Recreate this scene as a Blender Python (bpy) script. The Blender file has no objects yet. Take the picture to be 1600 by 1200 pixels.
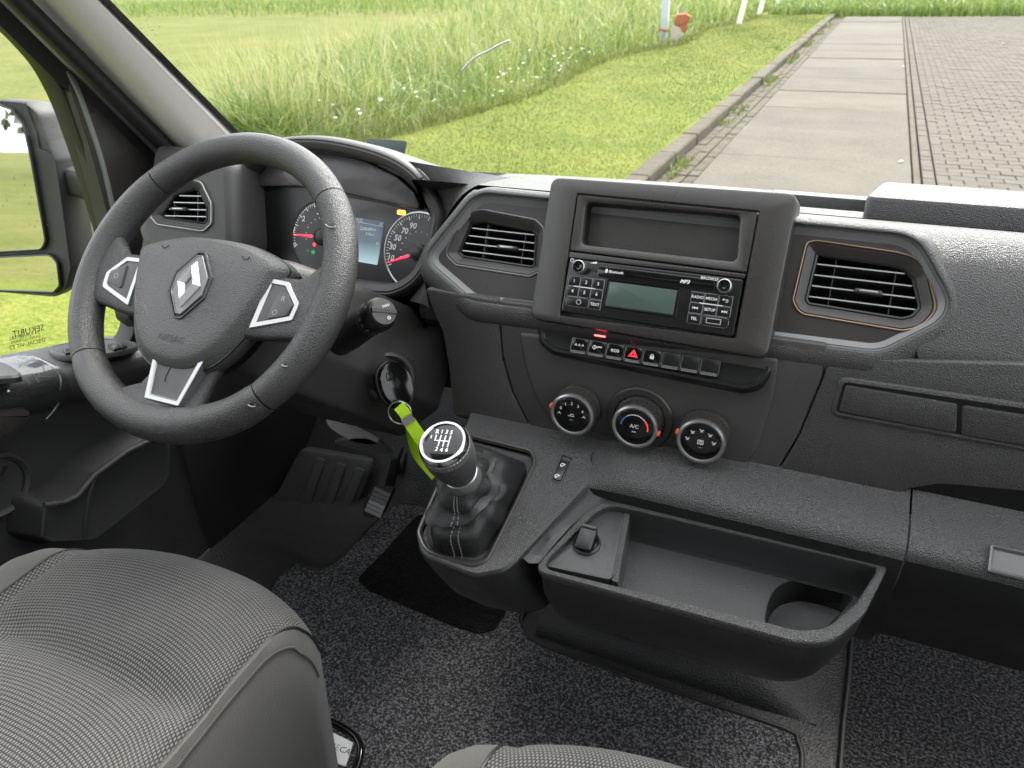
import bpy, bmesh, math, random
from mathutils import Vector as V, Matrix
random.seed(7)
sc = bpy.context.scene
R_ = math.radians

# ------------------------------------------------------------------ camera
FPX, YAW, PITCH, ROLL = 1182.0, 24.845, 28.638, -1.684        # focal length in photo pixels (1600 wide), degrees
cd = bpy.data.cameras.new('camera'); cam = bpy.data.objects.new('camera', cd); sc.collection.objects.link(cam)
cd.sensor_width = 36.0; cd.lens = FPX / 1600 * 36; cd.clip_start = 0.02; cd.clip_end = 900
_y, _p, _r = R_(YAW), R_(PITCH), R_(ROLL)
CF = V((-math.sin(_y)*math.cos(_p), math.cos(_y)*math.cos(_p), -math.sin(_p)))
_R = V((math.cos(_y), math.sin(_y), 0)); _U = _R.cross(CF)
CR = _R*math.cos(_r) + _U*math.sin(_r); CU = _U*math.cos(_r) - _R*math.sin(_r)
cam.matrix_world = Matrix(((CR.x, CU.x, -CF.x, 0), (CR.y, CU.y, -CF.y, 0), (CR.z, CU.z, -CF.z, 0), (0, 0, 0, 1)))
sc.camera = cam
cd.dof.use_dof = True; cd.dof.focus_distance = 0.88; cd.dof.aperture_fstop = 11.0
GZ = -1.75                                                       # the ground lies this far below the eye

# ------------------------------------------------------------------ sky, sun, exposure
SUN_EL, SUN_AZ = 48, 8      # azimuth in degrees, clockwise from the nose of the van
w = bpy.data.worlds.new('World'); sc.world = w; w.use_nodes = True
nt = w.node_tree; nt.nodes.clear()
sky = nt.nodes.new('ShaderNodeTexSky'); sky.sky_type = 'NISHITA'; sky.sun_disc = False
sky.sun_elevation = R_(SUN_EL); sky.sun_rotation = R_(SUN_AZ)
sky.air_density = 0.7; sky.dust_density = 5.0; sky.ozone_density = 0.6
hs = nt.nodes.new('ShaderNodeHueSaturation'); hs.inputs['Saturation'].default_value = 0.35
bg = nt.nodes.new('ShaderNodeBackground'); bg.inputs['Strength'].default_value = 0.15
ow = nt.nodes.new('ShaderNodeOutputWorld')
mixc = nt.nodes.new('ShaderNodeMix'); mixc.data_type = 'RGBA'; mixc.inputs['Factor'].default_value = 0.6        # even cloud over the sky
mixc.inputs['B'].default_value = (5.2, 5.35, 5.5, 1)
nt.links.new(sky.outputs[0], hs.inputs['Color']); nt.links.new(hs.outputs[0], mixc.inputs['A']); nt.links.new(mixc.outputs['Result'], bg.inputs['Color']); nt.links.new(bg.outputs[0], ow.inputs[0])
sd = bpy.data.lights.new('sun', 'SUN'); sd.energy = 0.9; sd.angle = R_(20); sd.color = (1, 0.96, 0.9)
sun = bpy.data.objects.new('sun', sd); sc.collection.objects.link(sun)
_e, _a = R_(SUN_EL), R_(SUN_AZ)
sun.rotation_euler = V((math.sin(_a)*math.cos(_e), math.cos(_a)*math.cos(_e), math.sin(_e))).to_track_quat('Z', 'Y').to_euler()
sun.location = (2, 4, 6)
sc.view_settings.view_transform = 'Standard'; sc.view_settings.look = 'None'
sc.view_settings.exposure = 2.25; sc.view_settings.gamma = 1.0; sc.view_settings.use_curve_mapping = False
sc.render.engine = 'CYCLES'
cy = sc.cycles
cy.max_bounces = 8; cy.diffuse_bounces = 3; cy.glossy_bounces = 3; cy.transmission_bounces = 4; cy.transparent_max_bounces = 12
cy.caustics_reflective = False; cy.caustics_refractive = False; cy.use_denoising = True

# ------------------------------------------------------------------ measuring: photo pixel -> point on a known plane of the cab
def ray(x, y): return CR*((x-800)/FPX) - CU*((y-600)/FPX) + CF
def at(x, y, ax, v):
    d = ray(x, y); return d*(v/d['xyz'.index(ax)])
class Fr:
    """a plane in the cab: origin, right, up and outward normal"""
    def __init__(s, o, v, u=(1, 0, 0)):
        s.o = V(o); s.u = V(u).normalized(); v = V(v); s.v = (v - s.u*v.dot(s.u)).normalized(); s.n = s.u.cross(s.v)
    def w(s, a, b, c=0.0): return s.o + s.u*a + s.v*b + s.n*c
    def ab(s, x, y, c=0.0):
        d = ray(x, y); t = ((s.o + s.n*c).dot(s.n))/d.dot(s.n); p = d*t - s.o
        return (p.dot(s.u), p.dot(s.v))
    def px(s, pts, c=0.0): return [s.ab(x, y, c) for x, y in pts]
    def up(s, c): return Fr(s.o + s.n*c, s.v, s.u)
def hit(ob, x, y):
    from mathutils.bvhtree import BVHTree
    t = BVHTree.FromPolygons([v.co for v in ob.data.vertices], [tuple(p.vertices) for p in ob.data.polygons]); r = t.ray_cast(V((0, 0, 0)), ray(x, y).normalized())
    n = r[1] if r[1].dot(r[0]) < 0 else -r[1]
    return r[0], n
def lean(o, deg, yaw=0):
    t = R_(deg); q = R_(yaw)
    u = V((math.cos(q), math.sin(q), 0)); f = V((-math.sin(q), math.cos(q), 0))
    return Fr(o, f*math.sin(t) + V((0, 0, math.cos(t))), u)

# ------------------------------------------------------------------ mesh helpers
COL = sc.collection
def mk(name, verts, faces, m=None, parent=None, smooth=True, ang=35, recalc=True):
    me = bpy.data.meshes.new(name); me.from_pydata([tuple(v) for v in verts], [], faces)
    if recalc:
        b = bmesh.new(); b.from_mesh(me); bmesh.ops.recalc_face_normals(b, faces=b.faces); b.to_mesh(me); b.free()
    if smooth and len(me.polygons):
        me.polygons.foreach_set('use_smooth', [True]*len(me.polygons)); me.set_sharp_from_angle(angle=R_(ang))
    return link(name, me, m, parent)
def link(name, me, m=None, parent=None):
    o = bpy.data.objects.new(name, me); COL.objects.link(o)
    if m is not None and len(me.materials) == 0: me.materials.append(m)
    if parent is not None: adopt(o, parent)
    return o
def adopt(o, parent):
    o.parent = parent                                            # meshes are written in cab coordinates, so a mesh parent stands at the origin
    o.matrix_parent_inverse = Matrix.Translation(-parent.location) if parent.type == 'EMPTY' else Matrix.Identity(4)
def tag(o, label=None, cat=None, group=None, kind=None):
    for k, v in (('label', label), ('category', cat), ('group', group), ('kind', kind)):
        if v: o[k] = v
    return o
def thing(name, label, cat, loc, group=None):
    o = bpy.data.objects.new(name, None); COL.objects.link(o); o.location = V(loc); o.empty_display_size = 0.02
    return tag(o, label, cat, group)
def area2(p): return sum(p[i-1][0]*p[i][1]-p[i][0]*p[i-1][1] for i in range(len(p)))
def ccw(p):
    p = [tuple(q) for q in p]
    return p if area2(p) > 0 else p[::-1]
def offs(p, d):
    """inset a ccw polygon by d"""
    n = len(p); out = []
    for i in range(n):
        a, b, c = V(p[i-1]), V(p[i]), V(p[(i+1) % n])
        e1 = (b-a).normalized() if (b-a).length > 1e-9 else V((1, 0)); e2 = (c-b).normalized() if (c-b).length > 1e-9 else e1
        n1, n2 = V((-e1.y, e1.x)), V((-e2.y, e2.x)); m = n1+n2
        if m.length < 1e-6: m = n1
        m.normalize(); k = d/max(0.35, m.dot(n1)); out.append((b.x+m.x*k, b.y+m.y*k))
    return out
def rp(p, r, seg=5, inset=0.0):
    """ccw corner polygon -> filleted outline, optionally inset"""
    p = ccw(p)
    n = len(p); rr = r if isinstance(r, (list, tuple)) else [r]*n
    if inset: p = offs(p, inset)
    out = []
    for i in range(n):
        a, b, c = V(p[i-1]), V(p[i]), V(p[(i+1) % n]); l1, l2 = (a-b).length, (c-b).length
        d1, d2 = (a-b).normalized(), (c-b).normalized(); th = d1.angle(d2, math.pi)
        rad = max(0.0004, rr[i]-inset); t = min(rad/max(1e-3, math.tan(th/2)), 0.46*l1, 0.46*l2)
        for k in range(seg+1):
            s = k/seg; q = b + d1*t*(1-s)**2 + d2*t*s**2; out.append((q.x, q.y))
    return out
def sm(pts, n=6, closed=True):
    """catmull-rom through points (2d or 3d)"""
    P = [V(p) for p in pts]; N = len(P); out = []
    for i in range(N if closed else N-1):
        g = (lambda k: P[k % N]) if closed else (lambda k: P[max(0, min(N-1, k))])
        a, b, c, d = g(i-1), g(i), g(i+1), g(i+2)
        for k in range(n):
            t = k/n
            out.append(0.5*((2*b)+(c-a)*t+(2*a-5*b+4*c-d)*t*t+(3*b-a-3*c+d)*t**3))
    if not closed: out.append(P[-1])
    return [tuple(q) for q in out]
def resamp(p, n, closed=True):
    P = [V(q) for q in p]; P2 = P+[P[0]] if closed else P
    L = [0]
    for i in range(len(P2)-1): L.append(L[-1]+(P2[i+1]-P2[i]).length)
    out = []; j = 0; m = n if closed else n-1
    for k in range(n):
        s = L[-1]*k/m
        while j < len(L)-2 and L[j+1] < s: j += 1
        t = 0 if L[j+1] == L[j] else (s-L[j])/(L[j+1]-L[j]); out.append(tuple(P2[j].lerp(P2[j+1], min(1, t))))
    return out
def loft(rings, cap0=False, cap1=False, closed=True):
    n = len(rings[0]); v = [p for r in rings for p in r]; f = []
    for i in range(len(rings)-1):
        for j in range(n if closed else n-1):
            k = (j+1) % n; f.append((i*n+j, i*n+k, (i+1)*n+k, (i+1)*n+j))
    if cap0: f.append(tuple(range(n))[::-1])
    if cap1: f.append(tuple((len(rings)-1)*n+j for j in range(n)))
    return v, f
def stack(name, corners, r, fr, rings, m, parent=None, cap0=False, cap1=True, seg=5, ang=35):
    """an outline on a plane carried through (inset, height) steps: slabs, mouldings, frames"""
    R = []
    for ins, c in rings:
        p = rp(corners, r, seg, ins) if r is not None else offs(ccw(corners), ins)
        R.append([fr.w(a, b, c) for a, b in p])
    v, f = loft(R, cap0, cap1); return mk(name, v, f, m, parent, ang=ang)
def slab(name, corners, r, fr, c0, c1, m, parent=None, bev=0.001, seg=4):
    return stack(name, corners, r, fr, [(0, c0), (0, c1-bev), (bev*0.3, c1-bev*0.3), (bev, c1)], m, parent, cap0=True, seg=seg)
def rect(a, b, w_, h_): return [(a-w_/2, b-h_/2), (a+w_/2, b-h_/2), (a+w_/2, b+h_/2), (a-w_/2, b+h_/2)]
def circ(a, b, r, n=32, ry=None): return [(a+r*math.cos(2*math.pi*i/n), b+(ry or r)*math.sin(2*math.pi*i/n)) for i in range(n)]
def tube(name, path, r, m, parent=None, seg=10, closed=False, caps=True):
    P = [V(p) for p in path]; n = len(P); rings = []; up = None
    for i in range(n):
        t = (P[(i+1) % n]-P[i-1]) if closed or 0 < i < n-1 else (P[1]-P[0] if i == 0 else P[-1]-P[-2])
        t.normalize()
        if up is None: up = t.orthogonal().normalized()
        up = (up - t*up.dot(t)).normalized(); s = t.cross(up); ri = r[i] if isinstance(r, (list, tuple)) else r
        rings.append([P[i] + (up*math.cos(2*math.pi*k/seg)+s*math.sin(2*math.pi*k/seg))*ri for k in range(seg)])
    if closed: rings.append(rings[0])
    v, f = loft(rings, caps and not closed, caps and not closed); return mk(name, v, f, m, parent, ang=50)
def lathe(name, fr, prof, m, parent=None, seg=40, a=0.0, b=0.0, cap=True, cap0=False):
    rings = [[fr.w(a+r*math.cos(2*math.pi*k/seg), b+r*math.sin(2*math.pi*k/seg), c) for k in range(seg)] for r, c in prof]
    v, f = loft(rings, cap0, cap); return mk(name, v, f, m, parent)
def grid(name, rows, m, parent=None, ang=40):
    v, f = loft(rows, closed=False); return mk(name, v, f, m, parent, ang=ang)
def box(name, lo, hi, m, parent=None, bev=0.002):
    fr = Fr((0, 0, 0), (0, 1, 0)); return slab(name, [(lo[0], lo[1]), (hi[0], lo[1]), (hi[0], hi[1]), (lo[0], hi[1])], bev, fr, lo[2], hi[2], m, parent, bev, 2)
def strip(name, pts, width, fr, c0, c1, m, parent=None, closed=False):
    """a flat raised line of given width along 2d points of a plane"""
    n = len(pts); L = []; Rr = []
    for i in range(n):
        a, b = V(pts[max(0, i-1)]), V(pts[min(n-1, i+1)]); t = (b-a).normalized(); q = V((-t.y, t.x))*width/2
        L.append((pts[i][0]+q.x, pts[i][1]+q.y)); Rr.append((pts[i][0]-q.x, pts[i][1]-q.y))
    rows = [[fr.w(*p, c0) for p in L], [fr.w(*p, c1) for p in L], [fr.w(*p, c1) for p in Rr], [fr.w(*p, c0) for p in Rr]]
    return grid(name, rows, m, parent, 30)
_dg = None
def txt(name, s, fr, a, b, size, m, parent, c=0.0004, align='CENTER', mirror=False, rot=0.0, shear=0.0, bold=0.0):
    cu = bpy.data.curves.new('t', 'FONT'); cu.body = s; cu.size = 1.0; cu.align_x = align; cu.align_y = 'CENTER'; cu.shear = shear; cu.resolution_u = 2; cu.offset = bold
    o = bpy.data.objects.new('t', cu); COL.objects.link(o)
    dg = bpy.context.evaluated_depsgraph_get(); me = bpy.data.meshes.new_from_object(o.evaluated_get(dg)); bpy.data.objects.remove(o)
    me.materials.clear(); ca, sa = math.cos(rot), math.sin(rot)
    for v in me.vertices:
        x, y = v.co.x*size*(-1 if mirror else 1), v.co.y*size
        v.co = fr.w(a+x*ca-y*sa, b+x*sa+y*ca, c)
    return link(name, me, m, parent)

# ------------------------------------------------------------------ materials
def mat(name, col, rough=0.5, metal=0.0, spec=0.5, grain=None, speck=None, emit=None, coat=0.0):
    """grain=(scale, height in m); speck=(scale, second colour, contrast low, high)"""
    m = bpy.data.materials.new(name); m.use_nodes = True; t = m.node_tree; b = t.nodes['Principled BSDF']
    b.inputs['Base Color'].default_value = (*col, 1); b.inputs['Roughness'].default_value = rough; b.inputs['Metallic'].default_value = metal
    b.inputs['Specular IOR Level'].default_value = spec; b.inputs['Coat Weight'].default_value = coat
    tc = t.nodes.new('ShaderNodeTexCoord')
    if grain:
        vo = t.nodes.new('ShaderNodeTexVoronoi'); vo.feature = 'SMOOTH_F1'; vo.inputs['Scale'].default_value = grain[0]; vo.inputs['Smoothness'].default_value = 0.4
        no = t.nodes.new('ShaderNodeTexNoise'); no.inputs['Scale'].default_value = grain[0]*0.8; no.inputs['Detail'].default_value = 3
        mx = t.nodes.new('ShaderNodeMath'); mx.operation = 'ADD'
        bp = t.nodes.new('ShaderNodeBump'); bp.inputs['Strength'].default_value = 1.0; bp.inputs['Distance'].default_value = grain[1]
        t.links.new(tc.outputs['Object'], vo.inputs['Vector']); t.links.new(tc.outputs['Object'], no.inputs['Vector'])
        t.links.new(vo.outputs['Distance'], mx.inputs[0]); t.links.new(no.outputs[0], mx.inputs[1])
        t.links.new(mx.outputs[0], bp.inputs['Height']); t.links.new(bp.outputs[0], b.inputs['Normal'])
        # wear: broad, faint change of gloss
        n2 = t.nodes.new('ShaderNodeTexNoise'); n2.inputs['Scale'].default_value = 14; n2.inputs['Detail'].default_value = 5
        mr = t.nodes.new('ShaderNodeMapRange'); mr.inputs['From Min'].default_value = 0.3; mr.inputs['From Max'].default_value = 0.7; mr.inputs['To Min'].default_value = rough-0.06; mr.inputs['To Max'].default_value = rough+0.07
        t.links.new(tc.outputs['Object'], n2.inputs['Vector']); t.links.new(n2.outputs[0], mr.inputs['Value']); t.links.new(mr.outputs[0], b.inputs['Roughness'])
    if speck:
        n3 = t.nodes.new('ShaderNodeTexNoise'); n3.inputs['Scale'].default_value = speck[0]; n3.inputs['Detail'].default_value = 6; n3.inputs['Roughness'].default_value = 0.7
        cr = t.nodes.new('ShaderNodeValToRGB'); cr.color_ramp.elements[0].position = speck[2]; cr.color_ramp.elements[1].position = speck[3]
        cr.color_ramp.elements[0].color = (*col, 1); cr.color_ramp.elements[1].color = (*speck[1], 1)
        t.links.new(tc.outputs['Object'], n3.inputs['Vector']); t.links.new(n3.outputs[0], cr.inputs[0]); t.links.new(cr.outputs[0], b.inputs['Base Color'])
    if emit: b.inputs['Emission Color'].default_value = (*emit[0], 1); b.inputs['Emission Strength'].default_value = emit[1]
    return m
G = lambda v, t=0.0: (v*(1+t), v, v*(1-t))
M = {}
M['dash'] = mat('grained_dash_plastic', G(0.052, 0.03), 0.3, spec=0.5, grain=(900, 0.0006), speck=(420, (0.22, 0.22, 0.21), 0.735, 0.765))
M['dashf'] = mat('fine_dash_plastic', G(0.056, 0.04), 0.38, grain=(1300, 0.0002), speck=(420, (0.22, 0.22, 0.21), 0.735, 0.765))
M['panel'] = mat('smooth_panel_plastic', G(0.034, 0.1), 0.3, grain=(1600, 0.00012), speck=(420, (0.22, 0.22, 0.21), 0.735, 0.765))
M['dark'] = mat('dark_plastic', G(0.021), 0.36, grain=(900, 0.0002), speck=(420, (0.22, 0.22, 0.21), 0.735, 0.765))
M['cons'] = mat('console_plastic', G(0.06, 0.02), 0.28, grain=(800, 0.0010), speck=(420, (0.22, 0.22, 0.21), 0.735, 0.765))
M['trayp'] = mat('tray_plastic', G(0.036), 0.3, grain=(1500, 0.0002), speck=(420, (0.22, 0.22, 0.21), 0.735, 0.765))
M['black'] = mat('black_plastic', G(0.006), 0.35)
M['gloss'] = mat('gloss_black', G(0.006), 0.12)
M['radio'] = mat('radio_fascia', G(0.009), 0.28)
M['rubber'] = mat('rubber', G(0.012), 0.55)
M['satin'] = mat('satin_silver', G(0.4), 0.32, metal=0.85)
M['chrome'] = mat('chrome', G(0.5), 0.12, metal=1.0)
M['trim'] = mat('grey_trim', G(0.16), 0.35, metal=0.5)
M['copper'] = mat('bronze_trim', (0.22, 0.15, 0.1), 0.3, metal=0.8)
M['slat'] = mat('vent_slat', G(0.05), 0.35)
M['slate'] = mat('slat_edge_glint', G(0.55), 0.3, metal=0.3)
M['wheel'] = mat('wheel_skin', G(0.044, 0.02), 0.29, grain=(900, 0.0006))
M['hub'] = mat('airbag_cover', G(0.06, 0.02), 0.31, grain=(800, 0.0007))
M['spoke'] = mat('spoke_plastic', G(0.055), 0.42, grain=(1500, 0.0001))
M['white'] = mat('white_print', G(0.75), 0.5)
M['grey'] = mat('grey_print', G(0.3), 0.5)
M['lcd'] = mat('lcd_green', (0.075, 0.105, 0.092), 0.22)
M['red'] = mat('red_print', (0.75, 0.03, 0.05), 0.4, emit=((1, 0.05, 0.08), 0.35))
M['redled'] = mat('red_led', (0.8, 0.02, 0.02), 0.4, emit=((1, 0.06, 0.05), 2.5))
M['reddim'] = mat('red_lens', (0.08, 0.006, 0.008), 0.3)
M['orange'] = mat('orange_marker', (0.85, 0.12, 0.04), 0.45)
M['blue'] = mat('blue_print', (0.08, 0.3, 0.75), 0.45)
M['amber'] = mat('amber_lamp', (0.8, 0.3, 0.02), 0.4, emit=((1, 0.42, 0.05), 0.9))
M['greenlamp'] = mat('green_lamp', (0.01, 0.12, 0.03), 0.4, emit=((0.05, 0.6, 0.15), 0.12))
M['needle'] = mat('needle_red', (0.8, 0.02, 0.05), 0.4, emit=((1, 0.03, 0.08), 0.6))
M['strap'] = mat('lime_webbing', (0.52, 0.85, 0.015), 0.55, grain=(1500, 0.0003))
M['leather'] = mat('gaiter_leather', G(0.02), 0.3, grain=(1100, 0.0004))
M['knobs'] = mat('knob_leather', G(0.05), 0.5, grain=(1300, 0.0003))
M['steel'] = mat('steel', G(0.6), 0.25, metal=1.0)
M['pillar'] = mat('pillar_trim', G(0.72, 0.06), 0.7, grain=(1500, 0.00012))
M['doorp'] = mat('door_plastic', G(0.038), 0.5, grain=(800, 0.0005))
M['doort'] = mat('door_top_plastic', G(0.06), 0.32, grain=(800, 0.0004))
M['frame'] = mat('window_frame', G(0.02), 0.35)
M['seal'] = mat('strip_reflection', (0.2, 0.21, 0.19), 0.35)
M['seal2'] = mat('painted_reveal', (0.42, 0.4, 0.4), 0.4)
M['trim2'] = mat('groove_highlight', G(0.17), 0.38)
M['rest'] = mat('footrest_rubber', G(0.075), 0.5, grain=(420, 0.0009))
M['badge'] = mat('badge_silver', G(0.85), 0.32, metal=0.55)
M['card'] = mat('white_card', G(0.75), 0.6)
M['line_tan'] = mat('line_tan', (0.5, 0.42, 0.2), 0.6)
M['tag'] = mat('dark_green_tag', (0.012, 0.03, 0.025), 0.4)
def carpet_mat(name, lo, hi, sc_):
    m = mat(name, lo, 0.95, spec=0.1, speck=(sc_, hi, 0.46, 0.64)); t = m.node_tree; b = t.nodes['Principled BSDF']
    tc = t.nodes.new('ShaderNodeTexCoord'); n = t.nodes.new('ShaderNodeTexNoise'); n.inputs['Scale'].default_value = sc_*1.2; n.inputs['Detail'].default_value = 4
    bp = t.nodes.new('ShaderNodeBump'); bp.inputs['Distance'].default_value = 0.004
    t.links.new(tc.outputs['Object'], n.inputs['Vector']); t.links.new(n.outputs[0], bp.inputs['Height']); t.links.new(bp.outputs[0], b.inputs['Normal']); return m
M['carpet'] = carpet_mat('loop_carpet', G(0.03), (0.24, 0.24, 0.255), 260)
M['carpet2'] = carpet_mat('dark_carpet', G(0.014), (0.12, 0.122, 0.128), 220)
M['heel'] = carpet_mat('heel_pad_felt', G(0.008), G(0.02), 220)
M['floor'] = mat('pebbled_rubber', G(0.022), 0.48, grain=(330, 0.0010))
def weave_mat(name, lo, hi, pitch, depth, rough=0.9):
    m = mat(name, lo, rough, spec=0.15); t = m.node_tree; b = t.nodes['Principled BSDF']; N = t.nodes.new; L = t.links.new
    tc = N('ShaderNodeTexCoord'); sx = N('ShaderNodeSeparateXYZ'); L(tc.outputs['UV'], sx.inputs[0])
    def mth(op, a, b_=None, c=None):
        q = N('ShaderNodeMath'); q.operation = op
        for i, z in enumerate((a, b_, c)):
            if z is None: continue
            if isinstance(z, (int, float)): q.inputs[i].default_value = z
            else: L(z, q.inputs[i])
        return q.outputs[0]
    k = 2*math.pi/pitch
    yy = mth('MULTIPLY', sx.outputs['Y'], 0.8)
    row = mth('FLOOR', mth('MULTIPLY', yy, 1/pitch)); ph = mth('MULTIPLY', mth('MODULO', row, 2.0), math.pi)
    s1 = mth('SINE', mth('ADD', mth('MULTIPLY', sx.outputs['X'], k), ph)); s2 = mth('ABSOLUTE', mth('SINE', mth('MULTIPLY', yy, k/2)))
    h = mth('MULTIPLY', mth('MULTIPLY_ADD', s1, 0.5, 0.5), s2)
    no = N('ShaderNodeTexNoise'); no.inputs['Scale'].default_value = 9; no.inputs['Detail'].default_value = 4; L(tc.outputs['Object'], no.inputs['Vector'])
    hh = mth('ADD', mth('MULTIPLY', h, 0.85), mth('MULTIPLY', no.outputs[0], 0.25))
    cr = N('ShaderNodeValToRGB'); cr.color_ramp.elements[0].color = (*lo, 1); cr.color_ramp.elements[1].color = (*hi, 1)
    cr.color_ramp.elements[0].position = 0.12; cr.color_ramp.elements[1].position = 0.85
    L(hh, cr.inputs[0]); L(cr.outputs[0], b.inputs['Base Color'])
    bp = N('ShaderNodeBump'); bp.inputs['Distance'].default_value = depth; L(h, bp.inputs['Height']); L(bp.outputs[0], b.inputs['Normal'])
    b.inputs['Sheen Weight'].default_value = 0.2; return m
M['weave'] = weave_mat('woven_seat_cloth', (0.02, 0.0195, 0.0185), (0.165, 0.16, 0.15), 0.0036, 0.0012)
M['bolster'] = weave_mat('fine_seat_cloth', (0.058, 0.055, 0.05), (0.10, 0.095, 0.087), 0.0016, 0.0002)
def glass_mat(name, tint, refl):
    m = bpy.data.materials.new(name); m.use_nodes = True; t = m.node_tree; t.nodes.clear(); N = t.nodes.new
    o = N('ShaderNodeOutputMaterial'); tr = N('ShaderNodeBsdfTransparent'); tr.inputs[0].default_value = (*tint, 1)
    gl = N('ShaderNodeBsdfGlossy'); gl.inputs['Roughness'].default_value = 0.02
    lw = N('ShaderNodeLayerWeight'); lw.inputs['Blend'].default_value = 0.5; pw = N('ShaderNodeMath'); pw.operation = 'POWER'; pw.inputs[1].default_value = 5.0
    ma = N('ShaderNodeMath'); ma.operation = 'MULTIPLY_ADD'; ma.inputs[1].default_value = 0.6; ma.inputs[2].default_value = refl; mx = N('ShaderNodeMixShader')
    t.links.new(lw.outputs['Facing'], pw.inputs[0]); t.links.new(pw.outputs[0], ma.inputs[0])
    t.links.new(ma.outputs[0], mx.inputs[0]); t.links.new(tr.outputs[0], mx.inputs[1]); t.links.new(gl.outputs[0], mx.inputs[2]); t.links.new(mx.outputs[0], o.inputs[0]); return m
M['glass'] = glass_mat('clear_glass', (0.96, 0.98, 0.965), 0.04)
M['lens'] = glass_mat('instrument_lens', (0.93, 0.93, 0.95), 0.04)
M['film'] = glass_mat('clear_tape', (0.88, 0.89, 0.89), 0.12)
M['drop'] = glass_mat('rain_drop', (0.8, 0.82, 0.8), 0.06)
m = mat('water', (1, 1, 1), 0.02); m.node_tree.nodes['Principled BSDF'].inputs['Transmission Weight'].default_value = 1.0; m.node_tree.nodes['Principled BSDF'].inputs['IOR'].default_value = 1.33; M['water'] = m
M['mirror'] = mat('mirror_glass', G(0.85), 0.015, metal=1.0)
M['mirh'] = mat('mirror_housing', G(0.03), 0.45, grain=(900, 0.0003))
# ================================================================== OUTSIDE
def ground_mat(name, cols, scales, bump=0.0, rough=0.95):
    m = bpy.data.materials.new(name); m.use_nodes = True; t = m.node_tree; b = t.nodes['Principled BSDF']; N = t.nodes.new; L = t.links.new
    tc = N('ShaderNodeTexCoord'); n1 = N('ShaderNodeTexNoise'); n1.inputs['Scale'].default_value = scales[0]; n1.inputs['Detail'].default_value = 8; n1.inputs['Roughness'].default_value = 0.65
    n2 = N('ShaderNodeTexNoise'); n2.inputs['Scale'].default_value = scales[1]; n2.inputs['Detail'].default_value = 6
    ad = N('ShaderNodeMath'); ad.operation = 'MULTIPLY_ADD'; ad.inputs[1].default_value = 0.5
    hf = N('ShaderNodeMath'); hf.operation = 'MULTIPLY'; hf.inputs[1].default_value = 0.5
    L(tc.outputs['Object'], n1.inputs['Vector']); L(tc.outputs['Object'], n2.inputs['Vector'])
    L(n2.outputs[0], hf.inputs[0]); L(n1.outputs[0], ad.inputs[0]); L(hf.outputs[0], ad.inputs[2])
    cr = N('ShaderNodeValToRGB'); cr.color_ramp.elements[0].position = 0.36; cr.color_ramp.elements[1].position = 0.64
    cr.color_ramp.elements[0].color = (*cols[0], 1); cr.color_ramp.elements[1].color = (*cols[-1], 1)
    if len(cols) == 3: e = cr.color_ramp.elements.new(0.5); e.color = (*cols[1], 1)
    oi = N('ShaderNodeObjectInfo'); mr = N('ShaderNodeMapRange'); mr.inputs['To Min'].default_value = 0.9; mr.inputs['To Max'].default_value = 1.08; mv = N('ShaderNodeHueSaturation')
    L(oi.outputs['Random'], mr.inputs['Value']); L(mr.outputs[0], mv.inputs['Value'])
    L(ad.outputs[0], cr.inputs[0]); L(cr.outputs[0], mv.inputs['Color']); L(mv.outputs[0], b.inputs['Base Color']); b.inputs['Roughness'].default_value = rough; b.inputs['Specular IOR Level'].default_value = 0.2
    if bump:
        bp = N('ShaderNodeBump'); bp.inputs['Distance'].default_value = bump; L(n2.outputs[0], bp.inputs['Height']); L(bp.outputs[0], b.inputs['Normal'])
    return m
M['lawn'] = ground_mat('mown_lawn', [(0.0779, 0.1158, 0.0121), (0.1318, 0.1634, 0.0216), (0.1979, 0.2109, 0.0409)], (1.1, 26), 0.03)
M['field'] = ground_mat('mown_field', [(0.0701, 0.0918, 0.0131), (0.1154, 0.1239, 0.0261), (0.1567, 0.156, 0.0446)], (0.5, 9), 0.03)
M['slabc'] = ground_mat('weathered_concrete', [(0.082, 0.0721, 0.0571), (0.1032, 0.0919, 0.0734), (0.1246, 0.1102, 0.0873)], (1.4, 30), 0.002, 0.85)
M['kerbc'] = ground_mat('kerb_concrete', [(0.0657, 0.0565, 0.0382), (0.1002, 0.0874, 0.0637), (0.131, 0.1128, 0.0828)], (5, 40), 0.004, 0.9)
M['brickc'] = ground_mat('concrete_paver', [(0.0815, 0.0693, 0.0549), (0.1026, 0.089, 0.072), (0.1207, 0.1047, 0.0856)], (2.3, 60), 0.002, 0.85)
M['sand'] = ground_mat('joint_dirt', [(0.035, 0.033, 0.022), (0.06, 0.055, 0.035), (0.09, 0.085, 0.05)], (8, 60), 0.003)
M['post'] = mat('galvanised_post', (0.42, 0.45, 0.47), 0.5, metal=0.2)
M['wpost'] = mat('white_post', (0.72, 0.7, 0.64), 0.7, speck=(14, (0.5, 0.47, 0.38), 0.5, 0.75))
M['orfab'] = mat('orange_fabric', (0.36, 0.1, 0.04), 0.8, speck=(9, (0.2, 0.07, 0.04), 0.4, 0.7))

M['bag'] = mat('pale_sack', (0.4, 0.35, 0.3), 0.8); M['rust'] = mat('ochre_sack', (0.3, 0.17, 0.04), 0.8)
gr = mk('ground', [(-260, -160, GZ-.03), (260, -160, GZ-.03), (260, 420, GZ-.03), (-260, 420, GZ-.03)], [(0, 1, 2, 3)], M['field']); tag(gr, 'mown green field stretching beyond the tall grass', 'field', kind='structure')
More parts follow.
